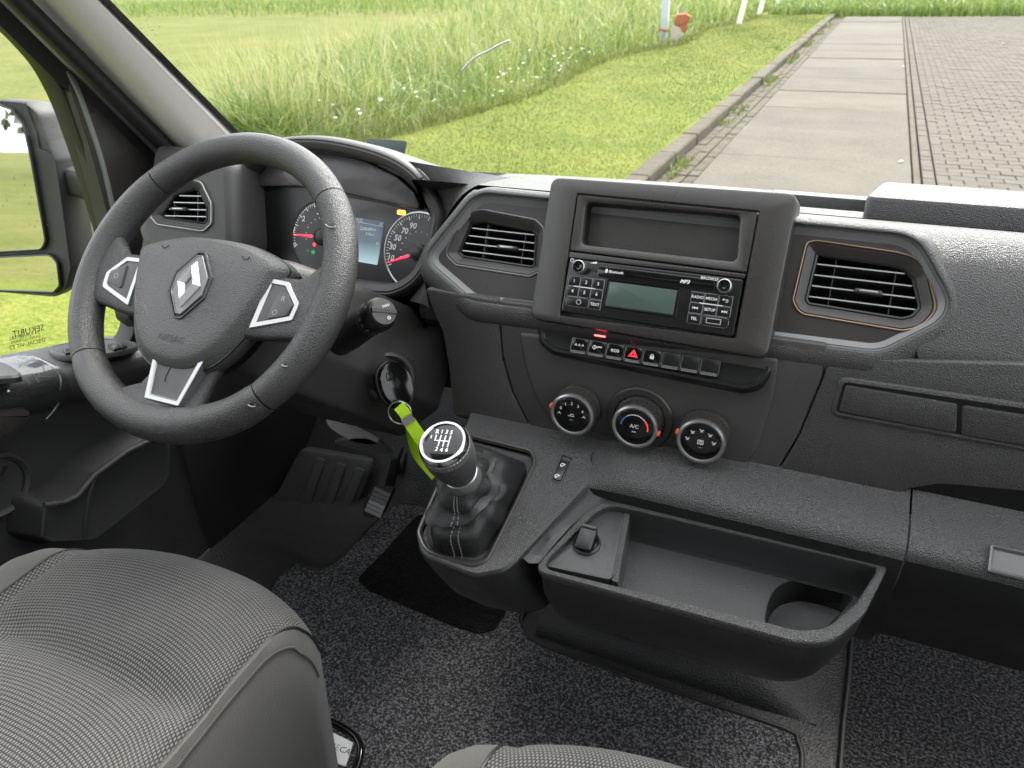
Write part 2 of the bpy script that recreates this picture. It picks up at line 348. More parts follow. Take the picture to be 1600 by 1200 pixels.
# lawn strip between kerb and tall grass: a gently uneven sheet
def lawn_z(x, y): return GZ+.10+0.015*math.sin(1.7*x+0.9*y)+0.01*math.sin(3.1*x-1.3*y)-max(0, -4.2-x)*0.02
rows = []
for i in range(90):
    y = -6 + 46*(i/89)**1.25; rows.append([(x, y, lawn_z(x, y)) for x in [-1.86-0.3*k for k in range(15)]])
lawn = grid('lawn', rows, M['lawn']); tag(lawn, 'short mown lawn beside the kerb', 'lawn', kind='structure')
# paved lot: dirt bed, slabs, gutter, kerb, pavers
bed = mk('paving_bed', [(-1.9, -8, GZ), (30, -8, GZ), (30, 31.4, GZ), (-1.9, 31.4, GZ)], [(0, 1, 2, 3)], M['sand']); tag(bed, 'dark joint dirt between the pavers', 'ground', kind='structure')
def block(name, x0, x1, y0, y1, z0, z1, m, parent, bev=0.006, jit=0.0):
    j = lambda: random.uniform(-jit, jit)
    b = bev; v = []
    for (dx, z) in ((0, z0), (0, z1-b), (b, z1)):
        v += [(x0+dx, y0+dx, z), (x1-dx, y0+dx, z), (x1-dx, y1-dx, z), (x0+dx, y1-dx, z)]
    t = [j(), j(), j()]
    v = [(p[0], p[1], p[2]+(t[0]+t[1]*(p[0]-x0)+t[2]*(p[1]-y0) if p[2] > z0 else 0)) for p in v]
    f = [(0, 1, 5, 4), (1, 2, 6, 5), (2, 3, 7, 6), (3, 0, 4, 7), (4, 5, 9, 8), (5, 6, 10, 9), (6, 7, 11, 10), (7, 4, 8, 11), (8, 9, 10, 11)]
    if name is None: return v, f
    return mk(name, v, f, m, parent, smooth=False)
road = thing('concrete_path', 'strip of large pale concrete slabs beside the brick paving', 'path', (-.4, 8, GZ)); road['kind'] = 'structure'
y = 6.5-1.58*5
while y < 31:
    block('slab', -1.33, 0.44, y+.006, min(y+1.574, 31.2), GZ-.08, GZ+.055, M['slabc'], road, 0.008, 0.004); y += 1.58
block('edge_band', 0.455, 0.51, -1.4, 31.2, GZ-.08, GZ+.056, M['kerbc'], road, 0.004)
kerb = thing('kerb', 'raised concrete kerb of long stones beside the lawn', 'kerb', (-1.8, 8, GZ)); kerb['kind'] = 'structure'
y = -1.3
while y < 31:
    block('kerb_stone', -1.87+random.uniform(-.012, .012), -1.69+random.uniform(-.012, .012), y+.006, y+.994, GZ-.1, GZ+.12, M['kerbc'], kerb, 0.015, 0.008); y += 1.0
gut = thing('gutter', 'narrow brick gutter with weeds between kerb and slabs', 'gutter', (-1.5, 8, GZ)); gut['kind'] = 'structure'
far_v, far_f = [], []
for c in range(3):
    y = 4.0
    while y < 30:
        a = (-1.67+c*.112, -1.67+c*.112+.1, y+.004, y+.206, GZ-.06, GZ+.035-.006*(c == 0))
        if y < 14: block('brick', *a, M['kerbc'], gut, 0.006, 0.006)
        else:
            v, f = block(None, *a, None, None, 0.006, 0.006); o = len(far_v); far_v += v; far_f += [tuple(i+o for i in q) for q in f]
        y += .21
tag(mk('bricks', far_v, far_f, M['kerbc'], gut, smooth=False), kind='stuff')
pav = thing('brick_paving', 'paved yard of beige concrete bricks in running bond', 'paving', (2, 8, GZ)); pav['kind'] = 'structure'
far_v, far_f = [], []; nb = 0; BX, BY = .21, .155
shared = None
cand = []
for r in range(int(-2/BY), int(31/BY)):
    y = r*BY
    x = .635 - (BX/2 if r % 2 else 0); xm = 1.6+max(0, y)*.42
    while x < xm+.4:
        x0 = max(x, .635); cand.append((x0, x+BX, y)); x += BX
    cand.append((.525, .628, y))
near = sorted((c for c in cand if 6.45 < c[2] and (c[0]+.1)/c[2] < .27), key=lambda c: c[2])[:295]; ns = set(near)
v0, f0 = block(None, -.102, .102, -.0745, .0745, -.1, 0, None, None, 0.005); mesh_b = bpy.data.meshes.new('brick'); mesh_b.from_pydata(v0, [], f0); mesh_b.materials.append(M['brickc'])
for c in cand:
    if c[1]-c[0] < .05: continue
    if c in ns:
        o = link('brick', mesh_b, None, pav); o.location = ((c[0]+c[1])/2, c[2]+BY/2, GZ+.056+random.uniform(-.003, .003)); o.scale = ((c[1]-c[0]-.007)/.204, 1, 1)
        o.rotation_euler = (random.uniform(-.012, .012), random.uniform(-.012, .012), random.uniform(-.008, .008))
    else:
        v, f = block(None, c[0]+.0035, c[1]-.0035, c[2]+.003, c[2]+BY-.003, GZ-.05, GZ+.056, None, None, 0.005, 0.004); o = len(far_v); far_v += v; far_f += [tuple(i+o for i in q) for q in f]
tag(mk('bricks', far_v, far_f, M['brickc'], pav, smooth=False, recalc=False), kind='stuff')
# litter on the paving
for k, (x, y) in enumerate(((1567, 68), (1408, 253), (1412, 104))):
    p = at(x, y, 'z', GZ+.062); v = [(p.x+.025*math.cos(a)*random.uniform(.5, 1.2), p.y+.03*math.sin(a)*random.uniform(.5, 1.2), p.z+random.uniform(0, .02)) for a in [i*1.05 for i in range(6)]]
    v.append((p.x, p.y, p.z+.015)); tag(mk('litter', v, [(i, (i+1) % 6, 6) for i in range(6)], M['card'], smooth=False), ['scrap of white litter on the brick paving', 'scrap of white litter at near edge of slabs', 'scrap of white litter at far edge of slabs'][k], 'litter', 'litter on the yard')

# ---- grass made of blades
def blade_mat(name, cols, trans=0.35):
    m = bpy.data.materials.new(name); m.use_nodes = True; t = m.node_tree; t.nodes.clear(); N = t.nodes.new; L = t.links.new
    at_ = N('ShaderNodeAttribute'); at_.attribute_name = 'tone'; cr = N('ShaderNodeValToRGB')
    cr.color_ramp.elements[0].color = (*cols[0], 1); cr.color_ramp.elements[1].color = (*cols[-1], 1)
    for i, c in enumerate(cols[1:-1]): e = cr.color_ramp.elements.new((i+1)/(len(cols)-1)); e.color = (*c, 1)
    L(at_.outputs['Fac'], cr.inputs[0])
    d = N('ShaderNodeBsdfDiffuse'); tr = N('ShaderNodeBsdfTranslucent'); mx = N('ShaderNodeMixShader'); mx.inputs[0].default_value = trans
    g = N('ShaderNodeBsdfGlossy'); g.inputs['Roughness'].default_value = 0.45; m2 = N('ShaderNodeMixShader'); m2.inputs[0].default_value = 0.06
    L(cr.outputs[0], d.inputs[0]); L(cr.outputs[0], tr.inputs[0]); L(d.outputs[0], mx.inputs[1]); L(tr.outputs[0], mx.inputs[2]); L(mx.outputs[0], m2.inputs[1]); L(g.outputs[0], m2.inputs[2])
    o = N('ShaderNodeOutputMaterial'); L(m2.outputs[0], o.inputs[0]); return m
class Blades:
    def __init__(s): s.v = []; s.f = []; s.t = []
    def add(s, x, y, z, h, wd, lean_, az, tone, seg=3):
        dx, dy = math.cos(az), math.sin(az); px_, py_ = -dy, dx; q = random.uniform(0, 6.28); sx, sy = math.cos(q), math.sin(q)
        o = len(s.v)
        for k in range(seg+1):
            t = k/seg; r = lean_*h*t*t; zz = z+h*t*(1-0.35*lean_*t); ww = wd*(1-t**1.6)*0.5+0.0003
            cx, cy = x+dx*r, y+dy*r
            if k < seg: s.v += [(cx-sx*ww, cy-sy*ww, zz), (cx+sx*ww, cy+sy*ww, zz)]; s.t += [tone, tone]
            else: s.v.append((cx, cy, zz)); s.t.append(tone)
        for k in range(seg-1): s.f.append((o+2*k, o+2*k+1, o+2*k+3, o+2*k+2))
        s.f.append((o+2*seg-2, o+2*seg-1, o+2*seg))
    def build(s, name, m, parent=None):
        me = bpy.data.meshes.new(name); me.from_pydata(s.v, [], s.f); a = me.attributes.new('tone', 'FLOAT', 'POINT'); a.data.foreach_set('value', s.t); me.materials.append(m)
        o = bpy.data.objects.new(name, me); COL.objects.link(o)
        if parent: adopt(o, parent)
        return o
M['blade'] = blade_mat('tall_grass', [(0.0564, 0.1053, 0.018), (0.1244, 0.2001, 0.0317), (0.2147, 0.2949, 0.0544), (0.3728, 0.4003, 0.1358), (0.5198, 0.4528, 0.2356)])
M['short'] = blade_mat('short_grass', [(0.0837, 0.1255, 0.012), (0.1393, 0.1772, 0.021), (0.2021, 0.2142, 0.0361), (0.2787, 0.2659, 0.0721)], 0.3)
B = Blades(); rnd = random.random
def edge_x(y): return -4.95+0.25*math.sin(y*.7)+max(0, y-14)*.035
def left_x(y): return -6.3-0.9*(y-6.0) if y < 9.5 else -9.6-0.25*(y-9.5)
n = 0
while n < 21000:
    y = 6.6+38*(rnd()**1.9); xr = edge_x(y); xl = left_x(y)
    x = xr-(xr-xl)*rnd(); e = min(1, (xr-x)/.9+.15)*min(1, (x-xl)/.7+.3)
    pz = math.sin(x*1.3+y*.6)*math.sin(y*1.1-x*.4)
    h = (0.42+0.62*rnd()+.18*pz)*e; far = max(1, y/12)
    B.add(x, y, GZ+.02, h, (0.012+0.026*rnd()**2)*far, random.uniform(.2, 1.3), random.uniform(0, 6.28), min(1, max(0, .42+.16*pz+random.gauss(0, .2))), 3); n += 1
for k in range(1400):                                             # flowering stems standing above
    y = 6.8+30*(rnd()**1.7); xr = edge_x(y); x = xr-.3-(xr-left_x(y)-.5)*rnd(); B.add(x, y, GZ, 1.0+.45*rnd(), .008*max(1, y/12), random.uniform(.05, .4), random.uniform(0, 6.28), .75+.25*rnd(), 3)
tag(B.build('tall_grass', M['blade']), 'tall wild grass growing beyond the mown lawn', 'grass', kind='stuff')
B = Blades()
for k in range(46000):
    y = 5.2+26*(rnd()**1.7); x = -1.9-3.1*rnd(); x = max(x, edge_x(y)+.02) if rnd() < .9 else x
    B.add(x, y, lawn_z(x, y)-.004, .02+.035*rnd(), .008*max(1, y/9), random.uniform(.2, 1.2), random.uniform(0, 6.28), min(1, max(0, .5+.25*math.sin(x*2.1+y*.8)+random.gauss(0, .18))), 2)
for k in range(1500):                                             # weeds in the gutter
    y = 6+22*(rnd()**1.5); 
    if math.sin(y*1.9)+.6*math.sin(y*5.3) < .25: continue
    B.add(-1.67+.16*rnd(), y, GZ+.02, .05+.09*rnd(), .014*max(1, y/9), random.uniform(.3, 1.2), random.uniform(0, 6.28), .1+.4*rnd(), 2)
for k in range(5000):                                             # fringe where the lawn meets the long grass
    y = 6.6+30*(rnd()**1.7); B.add(edge_x(y)+random.uniform(-.3, .15), y, GZ+.08, .1+.25*rnd()*rnd(), .012*max(1, y/10), random.uniform(.3, 1.2), random.uniform(0, 6.28), rnd()*.8, 2)
for k in range(5000):                                             # near field seen through the side window
    B.add(-1.8-9*rnd()-1.0, -1+8*rnd(), GZ-.03, .04+.05*rnd(), .012, random.uniform(.3, 1.2), random.uniform(0, 6.28), rnd(), 2)
tag(B.build('lawn_grass', M['short']), 'short grass blades on the lawn and in the gutter', 'grass', kind='stuff')
B = Blades()
for k in range(15000):                                             # rough verge beyond the yard and across the field
    if k % 3: x, y = -4+22*rnd(), 31.8+9*rnd()**1.5
    else: x, y = -70+52*rnd(), 34+22*rnd()
    B.add(x, y, GZ, .35+.5*rnd(), .03+.04*rnd(), random.uniform(.2, 1.2), random.uniform(0, 6.28), .5*rnd()+.1, 2)
tag(B.build('far_verge', M['blade']), 'rough green verge beyond the far end of the paving', 'verge', kind='stuff')
# white daisies in the grass
FM = M['card']; v, f = [], []
for k in range(90):
    y = 7+9*rnd(); x = edge_x(y)-.05-1.6*rnd()*rnd(); z = GZ+.2+.3*rnd(); r = .018+.014*rnd(); o = len(v)
    v += [(x+r*math.cos(i*1.047), y+r*math.sin(i*1.047)*.6, z+random.uniform(-.01, .02)) for i in range(6)]; f.append(tuple(range(o, o+6)))
tag(mk('wild_flowers', v, f, FM, smooth=False), 'white wild flowers dotted through the long grass', 'flowers', kind='stuff')
# posts
p = at(1036, 74, 'z', GZ); fr = Fr((p.x, p.y, GZ), (0, 1, 0))
sp = thing('sign_post', 'grey square post with an orange bundle tied to it in the grass', 'post', (p.x, p.y, GZ))
stack('post', rect(0, 0, .17, .17), .02, fr, [(0, -.1), (0, 2.6), (.01, 2.62)], M['post'], sp, seg=3)
v, f = [], []
def lump(name, c, rx, ry, rz, m, parent, seed, amp=.3, seg=12):
    rn = random.Random(seed); ph = [(rn.uniform(0, 6), rn.uniform(0, 6), rn.choice((2, 3, 4, 5))) for _ in range(4)]; rings = []
    for i in range(seg//2+1):
        th = math.pi*i/(seg//2); ring = []
        for j in range(seg):
            a = 2*math.pi*j/seg; q = 1+amp*sum(math.sin(k*a+p1)*math.sin(k*th+p2) for p1, p2, k in ph)/2
            ring.append((c[0]+rx*q*math.sin(th)*math.cos(a), c[1]+ry*q*math.sin(th)*math.sin(a), c[2]+rz*q*math.cos(th)))
        rings.append(ring)
    vv, ff = loft(rings); return mk(name, vv, ff, m, parent, ang=60)
oc = at(1062, 40, 'y', p.y-.12)
of = Fr((oc.x, oc.y, oc.z), (0, 0, 1), (1, .25, 0))
def rag(name, pts, m, th): stack(name, pts, .03, of, [(.02, -th), (0, -th*.5), (0, th*.4), (.02, th)], m, sp, cap0=True, ang=60)
rag('bundle', [(-.12, .02), (.02, .0), (.2, .05), (.26, .2), (.12, .27), (-.08, .25), (-.14, .14)], M['orfab'], .09); rag('bundle', [(-.05, -.12), (.14, -.14), (.2, .0), (.08, .08), (-.04, .04)], M['orfab'], .07)
rag('bag', [(-.2, -.4), (-.08, -.46), (.0, -.3), (.1, -.2), (.02, -.02), (-.14, .02), (-.2, -.15)], M['bag'], .08); rag('flap', [(-.16, -.8), (.02, -.84), (.1, -.6), (.06, -.36), (-.06, -.4), (-.12, -.55)], M['rust'], .06)
tube('tie', [(p.x+.12*math.cos(a), p.y+.12*math.sin(a), oc.z-.10+.02*math.sin(2*a)) for a in [i*.52 for i in range(12)]], .022, M['orfab'], sp, 6, closed=True)
for k, (x, y, h, lab) in enumerate(((1152, 43, 1.5, 'white marker post nearest the grey post'), (1183, 31, 1.5, 'white marker post in the middle of the three'), (1210, 19, 1.5, 'white marker post farthest along the lawn edge'))):
    q = at(x, y, 'z', GZ); t = V((.16, .05, 1)).normalized()
    o = tube('marker_post', [V((q.x, q.y, GZ-.1))+t*s for s in (0, .4, .8, 1.2, 1.58, 1.6)], [.085, .083, .08, .08, .078, .05], M['wpost'], None, 10); tag(o, lab, 'post', 'white marker posts')
# trees standing behind the van, seen in the mirror
M['leaf'] = blade_mat('tree_leaves', [(0.02, 0.045, 0.01), (0.04, 0.08, 0.018), (0.07, 0.12, 0.03)], .25)
M['bark'] = mat('bark', (0.07, 0.055, 0.04), 0.9)
for k, (x, y, h) in enumerate(((-22, -34, 8), (-30, -30, 9.5), (-13, -38, 8.5), (-39, -28, 8), (-5, -40, 9), (-26, -44, 10), (-34, -40, 9), (-46, -36, 10), (-17, -46, 11), (-54, -30, 9), (-10, -52, 11), (-60, -24, 10))):
    t = thing('tree', ['round tree seen small in the mirror, behind the field', 'tallest tree reflected in the side mirror', 'tree reflected at inner edge of side mirror', 'tree reflected at outer edge of side mirror', 'tree in the row beyond the field behind the van'][min(k, 4)], 'tree', (x, y, GZ), 'trees behind the van')
    tube('trunk', [(x, y, GZ), (x+.1, y, GZ+h*.3), (x-.1, y+.1, GZ+h*.6), (x, y, GZ+h*.85)], [.3, .22, .14, .04], M['bark'], t, 8)
    b = Blades()
    for i in range(900):
        q = V((random.gauss(0, 1), random.gauss(0, 1), random.gauss(0, 1))).normalized()*(rnd()**.4); s = .75+.25*math.sin(3*q.x+k)*math.sin(4*q.z+2)
        b.add(x+q.x*h*.42*s, y+q.y*h*.42*s, GZ+h*.62+q.z*h*.42*s, .5, .4, .8, random.uniform(0, 6.28), rnd(), 2)
    b.build('crown', M['leaf'], t)
# ================================================================== DASHBOARD
FP = lean((-.18, .7385, -.306), 27.5)                             # face of the radio surround
DP = lean((-.18, .727, -.44), 4)                                  # lower centre panel with the dials
HF = lean((-.678, .85, -.30), 20)                                 # rim of the instrument hood
dash = thing('dashboard', 'dark grey moulded plastic dashboard running across the van cab', 'dashboard', (-.18, .9, -.5))
def fyz(b, c): p = FP.w(0, b, c); return (p.y, p.z)
def prof(x):
    e = ((x+.18)/.8)**2; yb = 1.17-.13*min(1.3, e); top = [(yb, -.293), (1.02, -.275), (.95, -.255), (.90, -.247), (.868, -.243), (.845, -.233)]
    if x > .107:
        k = min(1, (x-.107)/.1)
        pts = [(.118, -.10), (.113, -.06), (.105, -.038), (.093, -.024), (.07, -.0155), (.04, -.0125), (.01, -.0125), (-.010, -.0125), (-.023, -.014), (-.032, -.020), (-.035, -.030), (-.035, -.06)]
        pts = [(b+(0.004*k if i > 6 else 0), c) for i, (b, c) in enumerate(pts)]
    else:
        c0 = -.085 if x > -.465 else (-.137 if x > -.527 else (-.17 if x > -.868 else -.082))
        pts = [(.10, c0-.07), (.098, c0-.03), (.095, c0-.014), (.09, c0-.006), (.08, c0-.001), (.04, c0), (0, c0), (-.03, c0), (-.05, c0-.001), (-.06, c0-.006), (-.065, c0-.016), (-.068, c0-.05)]
        if x <= -.868: pts = [(b+(.045 if i < 6 else 0), c) for i, (b, c) in enumerate(pts)]; 
    if x <= -.527: top = [(yb, -.293), (1.06, -.272), (1.02, -.262), (1.0, -.258), (.985, -.255), (.97, -.252)]
    if -.868 < x <= -.527: pts = [(.02, c) for b, c in pts[:1]] + [(min(b, .06)-.03, c) for b, c in pts[1:]]
    return [(x, y, z) for y, z in top] + [(x,)+fyz(b, c) for b, c in pts]
xs = [-1.0, -.985, -.95, -.9, -.8681, -.8679, -.8, -.68, -.55, -.5271, -.5269, -.4651, -.4649, -.42, -.35, -.25, -.18, -.1, 0, .06, .09, .1069]
grid('upper_moulding', [prof(x) for x in xs], M['dash'], dash, 30)
RIGHT_MOULDING = None
# recessed panel round the two centre vents, with its raised lip
VP_ = FP.px([(745, 300), (660, 405), (735, 470), (1375, 552), (1500, 490), (1432, 368)], -.012)
_ol = offs(rp(VP_, [.035, .02, .04, .04, .03, .04], 8, 0), -.010)
def _xl(b):
    q = [p0[0]+(b-p0[1])/(p1[1]-p0[1])*(p1[0]-p0[0]) for p0, p1 in zip(_ol, _ol[1:]+_ol[:1]) if (p0[1]-b)*(p1[1]-b) < 0]
    x_ = max(q)-.18 if q else (-.1 if b > 0 else .107)
    return max(x_, .088) if b < -.02 else x_
rows = []
for i, p in enumerate(prof(.108)):
    q2 = [prof(x)[i] for x in (.108, .16, .22, .3, .4, .5, .6, .7)]; P0 = V(q2[0])
    if i >= 6:
        b = (P0-FP.o).dot(FP.v); xl = _xl(b)-.005; rows.append([V((xl, P0.y, P0.z))]+[V((max(xl+.002*k, z[0]), z[1], z[2])) for k, z in enumerate(q2)])
    else: rows.append([V((.1065, P0.y, P0.z))]+[V(z) for z in q2])
grid('passenger_moulding', rows, M['dash'], dash, 30)
_o0 = rp(VP_, [.035, .02, .04, .04, .03, .04], 8, 0)
def _var(d):
    out = []; q = offs(_o0, -1.0)
    for p, e in zip(_o0, q):
        nrm = V((e[0]-p[0], e[1]-p[1])).normalized(); mlt = .42+.58*max(0, -nrm.y)**.7 if nrm.y < .0 else .42
        if abs(nrm.x) > .5 and nrm.y > -.5: mlt = max(mlt, .55)
        out.append((p[0]+nrm.x*d*mlt, p[1]+nrm.y*d*mlt))
    return out
_rings = [[FP.w(a_, b_, c_) for a_, b_ in _var(d_)] for d_, c_ in ((.024, -.12), (.026, -.05), (.026, -.032), (.0235, -.022), (.018, -.0155), (.010, -.0118), (.003, -.0105), (0, -.0108))]+[[FP.w(a_, b_, -.0125) for a_, b_ in rp(VP_, [.035, .02, .04, .04, .03, .04], 8, .0008)]]
mk('vent_panel_frame', *loft(_rings), M['dash'], dash, ang=60)
stack('vent_panel_groove', VP_, [.035, .02, .04, .04, .03, .04], FP, [(.0008, -.0125), (.0018, -.0160), (.0024, -.0165), (.0032, -.0158), (.0085, -.0205), (.009, -.0207)], M['trim2'] if 'trim2' in M else M['panel'], dash, cap1=False, seg=8)  # paler grey carries the highlight caught along the groove
VF = FP.up(-.0205)
VENT_L = VF.px([(722, 332), (694, 398), (712, 416), (828, 434), (848, 424), (852, 356), (838, 342), (755, 326)]); VENT_R = VF.px([(1258, 378), (1236, 470), (1248, 492), (1410, 519), (1440, 513), (1466, 485), (1452, 425), (1430, 400), (1400, 392), (1275, 374)])
RAD_L = [.014, .012, .014, .01, .012, .012, .012, .02]; RAD_R = [.012, .012, .02, .02, .02, .02, .02, .02, .02, .02]
from mathutils.geometry import tessellate_polygon
def holed(name, outer, holes, fr, c, m, parent):
    polys = [[V((a, b, 0)) for a, b in p] for p in [outer]+holes]; tris = tessellate_polygon(polys); pts = [q for p in polys for q in p]
    return mk(name, [fr.w(q.x, q.y, c) for q in pts], [tuple(t) for t in tris], m, parent, smooth=False)
def vout(corners, radii, ins=.001):
    r = radii[::-1] if area2([tuple(p) for p in corners]) < 0 else radii
    return rp(ccw(corners), r, 6, ins)
holed('vent_panel', rp(VP_, [.035, .02, .04, .04, .03, .04], 8, .009), [vout(VENT_L, RAD_L), vout(VENT_R, RAD_R)], FP, -.0207, M['panel'], dash)

def DPX(pts, c=0.0):
    """as DP.px, but points past the photo's right edge run on to the end of the dashboard"""
    return [((.86 if x > 1890 else .84), DP.ab(1600, y-(x-1600)*.185, c)[1]) if x >= 1880 else DP.ab(x, y, c) for x, y in pts]
# lower panels hung on the centre plane, thin joints between them
back = slab('panel_backing', DPX([(720, 480), (712, 650), (835, 690), (1200, 775), (1620, 830), (1900, 860), (1900, 600), (1290, 560)], -.006), .002, DP, -.03, -.006, M['black'], dash)
slab('left_panel', DPX([(664, 450), (674, 478), (692, 520), (701, 570), (708, 648), (831, 676), (799, 612), (784, 560), (777, 470)]), [.004, .01, .02, .02, .004, .003, .05, .05, .003], DP, -.02, 0, M['dash'], dash, .002)
slab('centre_panel', DPX([(779, 470), (786, 558), (801, 611), (834, 677), (1199, 760), (1247, 680), (1284, 590), (1292, 540)]), [.003, .05, .05, .003, .003, .05, .05, .003], DP, -.02, 0, M['dashf'], dash, .002)
stack('dial_plate', DPX([(812, 520), (822, 575), (836, 615), (858, 652), (885, 664), (1140, 726), (1166, 722), (1184, 700), (1208, 620), (1216, 560)]), [.004, .03, .03, .02, .015, .015, .012, .02, .03, .004], DP, [(-.001, -.001), (.0003, .0012), (.0016, .0022), (.004, .0025)], M['dashf'], dash)
RP = DPX([(1295, 560), (1286, 592), (1249, 681), (1202, 760), (1270, 776), (1330, 781), (1376, 779), (1420, 764), (1470, 756), (1620, 770), (1900, 815), (1900, 640), (1600, 570)])
slab('passenger_panel', RP, [.004, .03, .05, .003, .05, .05, .05, .05, .05, .05, .01, .01, .05], DP, -.02, 0, M['dash'], dash, .002)
stack('drawer_recess', DPX([(1318, 595), (1304, 644), (1900, 760), (1900, 680)]), .006, DP, [(-.005, -.0005), (-.003, .0022), (-.0005, .0030), (.0002, .0012), (.0012, .0008)], M['dash'], dash, cap1=False)
slab('drawer_gap', offs(ccw(DPX([(1318, 595), (1304, 644), (1900, 760), (1900, 680)])), .0009), .005, DP, -.001, .0009, M['black'], dash, .0001)
for k, q in enumerate(([(1320, 598), (1308, 642), (1496, 677), (1498, 628)], [(1501, 629), (1499, 678), (1880, 750), (1880, 690)])):
    slab('drawer_front', offs(ccw(DPX(q)), .0013), .003, DP, .0, .0035, M['dash'], dash, .0012)
# ledge under the panels
led = []
cpz = lambda y: -.525+(y-.62)*.3567
def ledrow(x, k):
    r = []
    for y, z in ((.737, -.466), (.731, -.473), (.72, -.478), (.70, -.483), (.680, -.488), (.668, -.494), (.662, -.502), (.661, -.511), (.667, -.54), (.672, -.58), (.68, -.62), (.72, -.68)):
        zc = min(z, cpz(y)-.003); r.append((x, y, z*k+zc*(1-k)))
    return r
for x, k in ((-.235, 0), (-.22, .15), (-.20, .6), (-.185, .9), (-.17, 1), (-.1, 1), (0, 1), (.1055, 1)): led.append(ledrow(x, k))
grid('ledge', [r[:8] for r in led], M['cons'], dash, 60); grid('shaded_ledge_wall', [r[7:] for r in led], M['dark'], dash, 30)  # the wall's shade is put into its colour by a darker plastic
led = []
for x in (.1075, .15, .25, .4, .6, .7): led.append([(x, .737, -.466), (x, .731, -.473), (x, .72, -.478), (x, .70, -.483), (x, .680, -.488), (x, .668, -.494), (x, .662, -.502), (x, .663, -.512), (x, .67, -.54), (x, .70, -.60), (x, .76, -.70), (x, .86, -.78)])
grid('glovebox_ledge', [r[:8] for r in led], M['cons'], dash, 60); grid('glovebox_lower', [r[7:] for r in led], M['dark'], dash, 30)
LF = Fr((.17, .66, -.50), (0, .35, .94))
hq = [at(1567, 822, 'y', .662), at(1562, 852, 'y', .662)]
stack('glovebox_catch', [(hq[0].x-.17, -.012), (hq[0].x-.17+.1, -.012), (hq[0].x-.17+.1, .014), (hq[0].x-.17, .014)], .003, Fr((.17, .667, -.4905), (0, .75, .66)), [(0, -.01), (0, .0), (.0015, .001), (.003, -.001), (.004, -.002)], M['trim'], dash)
# raised lid on the dash top in front of the passenger, and the box under the screen
TF = Fr((0, .98, -.252), (0, 1, -.14))
slab('top_lid', [(.012, -.085), (.62, -.085), (.60, .09), (.03, .09)], .012, TF, -.01, .018, M['dash'], dash, .006, 4)
slab('demister_strip', [(-.10, .06), (.02, .06), (.02, .10), (-.10, .10)], .004, TF, -.02, -.003, M['dash'], dash, .002)
# centre surround: bezel, pocket, divider
sur = thing('radio_surround', 'large dark rectangular bezel in the dash centre with open storage pocket', 'bezel', FP.w(0, -.05, -.02))
OUT = FP.px([(862, 277), (828, 496), (1198, 559), (1247, 303)])
HOLE = FP.px([(901, 302), (874, 493), (1149, 529), (1186, 330)])
def ringpair(name, outer, inner, ro, ri, fr, c, m, parent, edge=.03, lip=.0015):
    o = rp(outer, ro, 6); i = rp(inner, ri, 6); R = [[fr.w(a, b, c-edge) for a, b in rp(outer, ro, 6, -.003)], [fr.w(a, b, c-.005) for a, b in rp(outer, ro, 6, -.0008)], [fr.w(a, b, c-lip) for a, b in o], [fr.w(a, b, c) for a, b in rp(outer, ro, 6, .0025)], [fr.w(a, b, c) for a, b in rp(inner, ri, 6, -.001)], [fr.w(a, b, c-.0012) for a, b in i], [fr.w(a, b, c-.008) for a, b in i]]
    v, f = loft(R); return mk(name, v, f, m, parent)
ringpair('bezel', OUT, HOLE, .011, .002, FP, 0, M['panel2'] if 'panel2' in M else M['panel'], sur)
POC = offs(ccw(FP.px([(902, 303), (889, 392), (1167, 427), (1185, 331)])), .0006); CAV = FP.px([(916, 316), (909, 381), (1150, 408), (1156, 337)])
o_, i_ = rp(POC, .002, 6), rp(CAV, .006, 6)
pocket = mk('pocket_frame', *loft([[FP.w(a, b, -.008) for a, b in o_], [FP.w(a, b, -.001) for a, b in o_], [FP.w(a, b, .0002) for a, b in rp(POC, .002, 6, .001)], [FP.w(a, b, .0002) for a, b in rp(CAV, .006, 6, -.0035)], [FP.w(a, b, -.0015) for a, b in rp(CAV, .006, 6, -.001)], [FP.w(a, b, -.006) for a, b in i_]]), M['panel'], sur)
mk('pocket_lining', *loft([[FP.w(a, b, -.006) for a, b in i_], [FP.w(a, b, -.03) for a, b in rp(CAV, .006, 6, .001)], [FP.w(a, b, -.075) for a, b in rp(CAV, .006, 6, .004)]], cap1=True), M['black'], sur)
pc = FP.ab(965, 362); slab('pocket_rib', [(pc[0], -.0), (pc[0]+.16, 0), (pc[0]+.16, pc[1]+.012), (pc[0], pc[1]+.012)][:0] or rect(pc[0]+.075, pc[1]-.004, .15, .030), .002, FP, -.074, -.05, M['dark'], sur)
slab('divider', offs(ccw(FP.px([(890, 393), (888, 402), (1163, 435), (1166, 428)])), .0002), .001, FP, -.008, .0, M['panel'], sur, .0004)

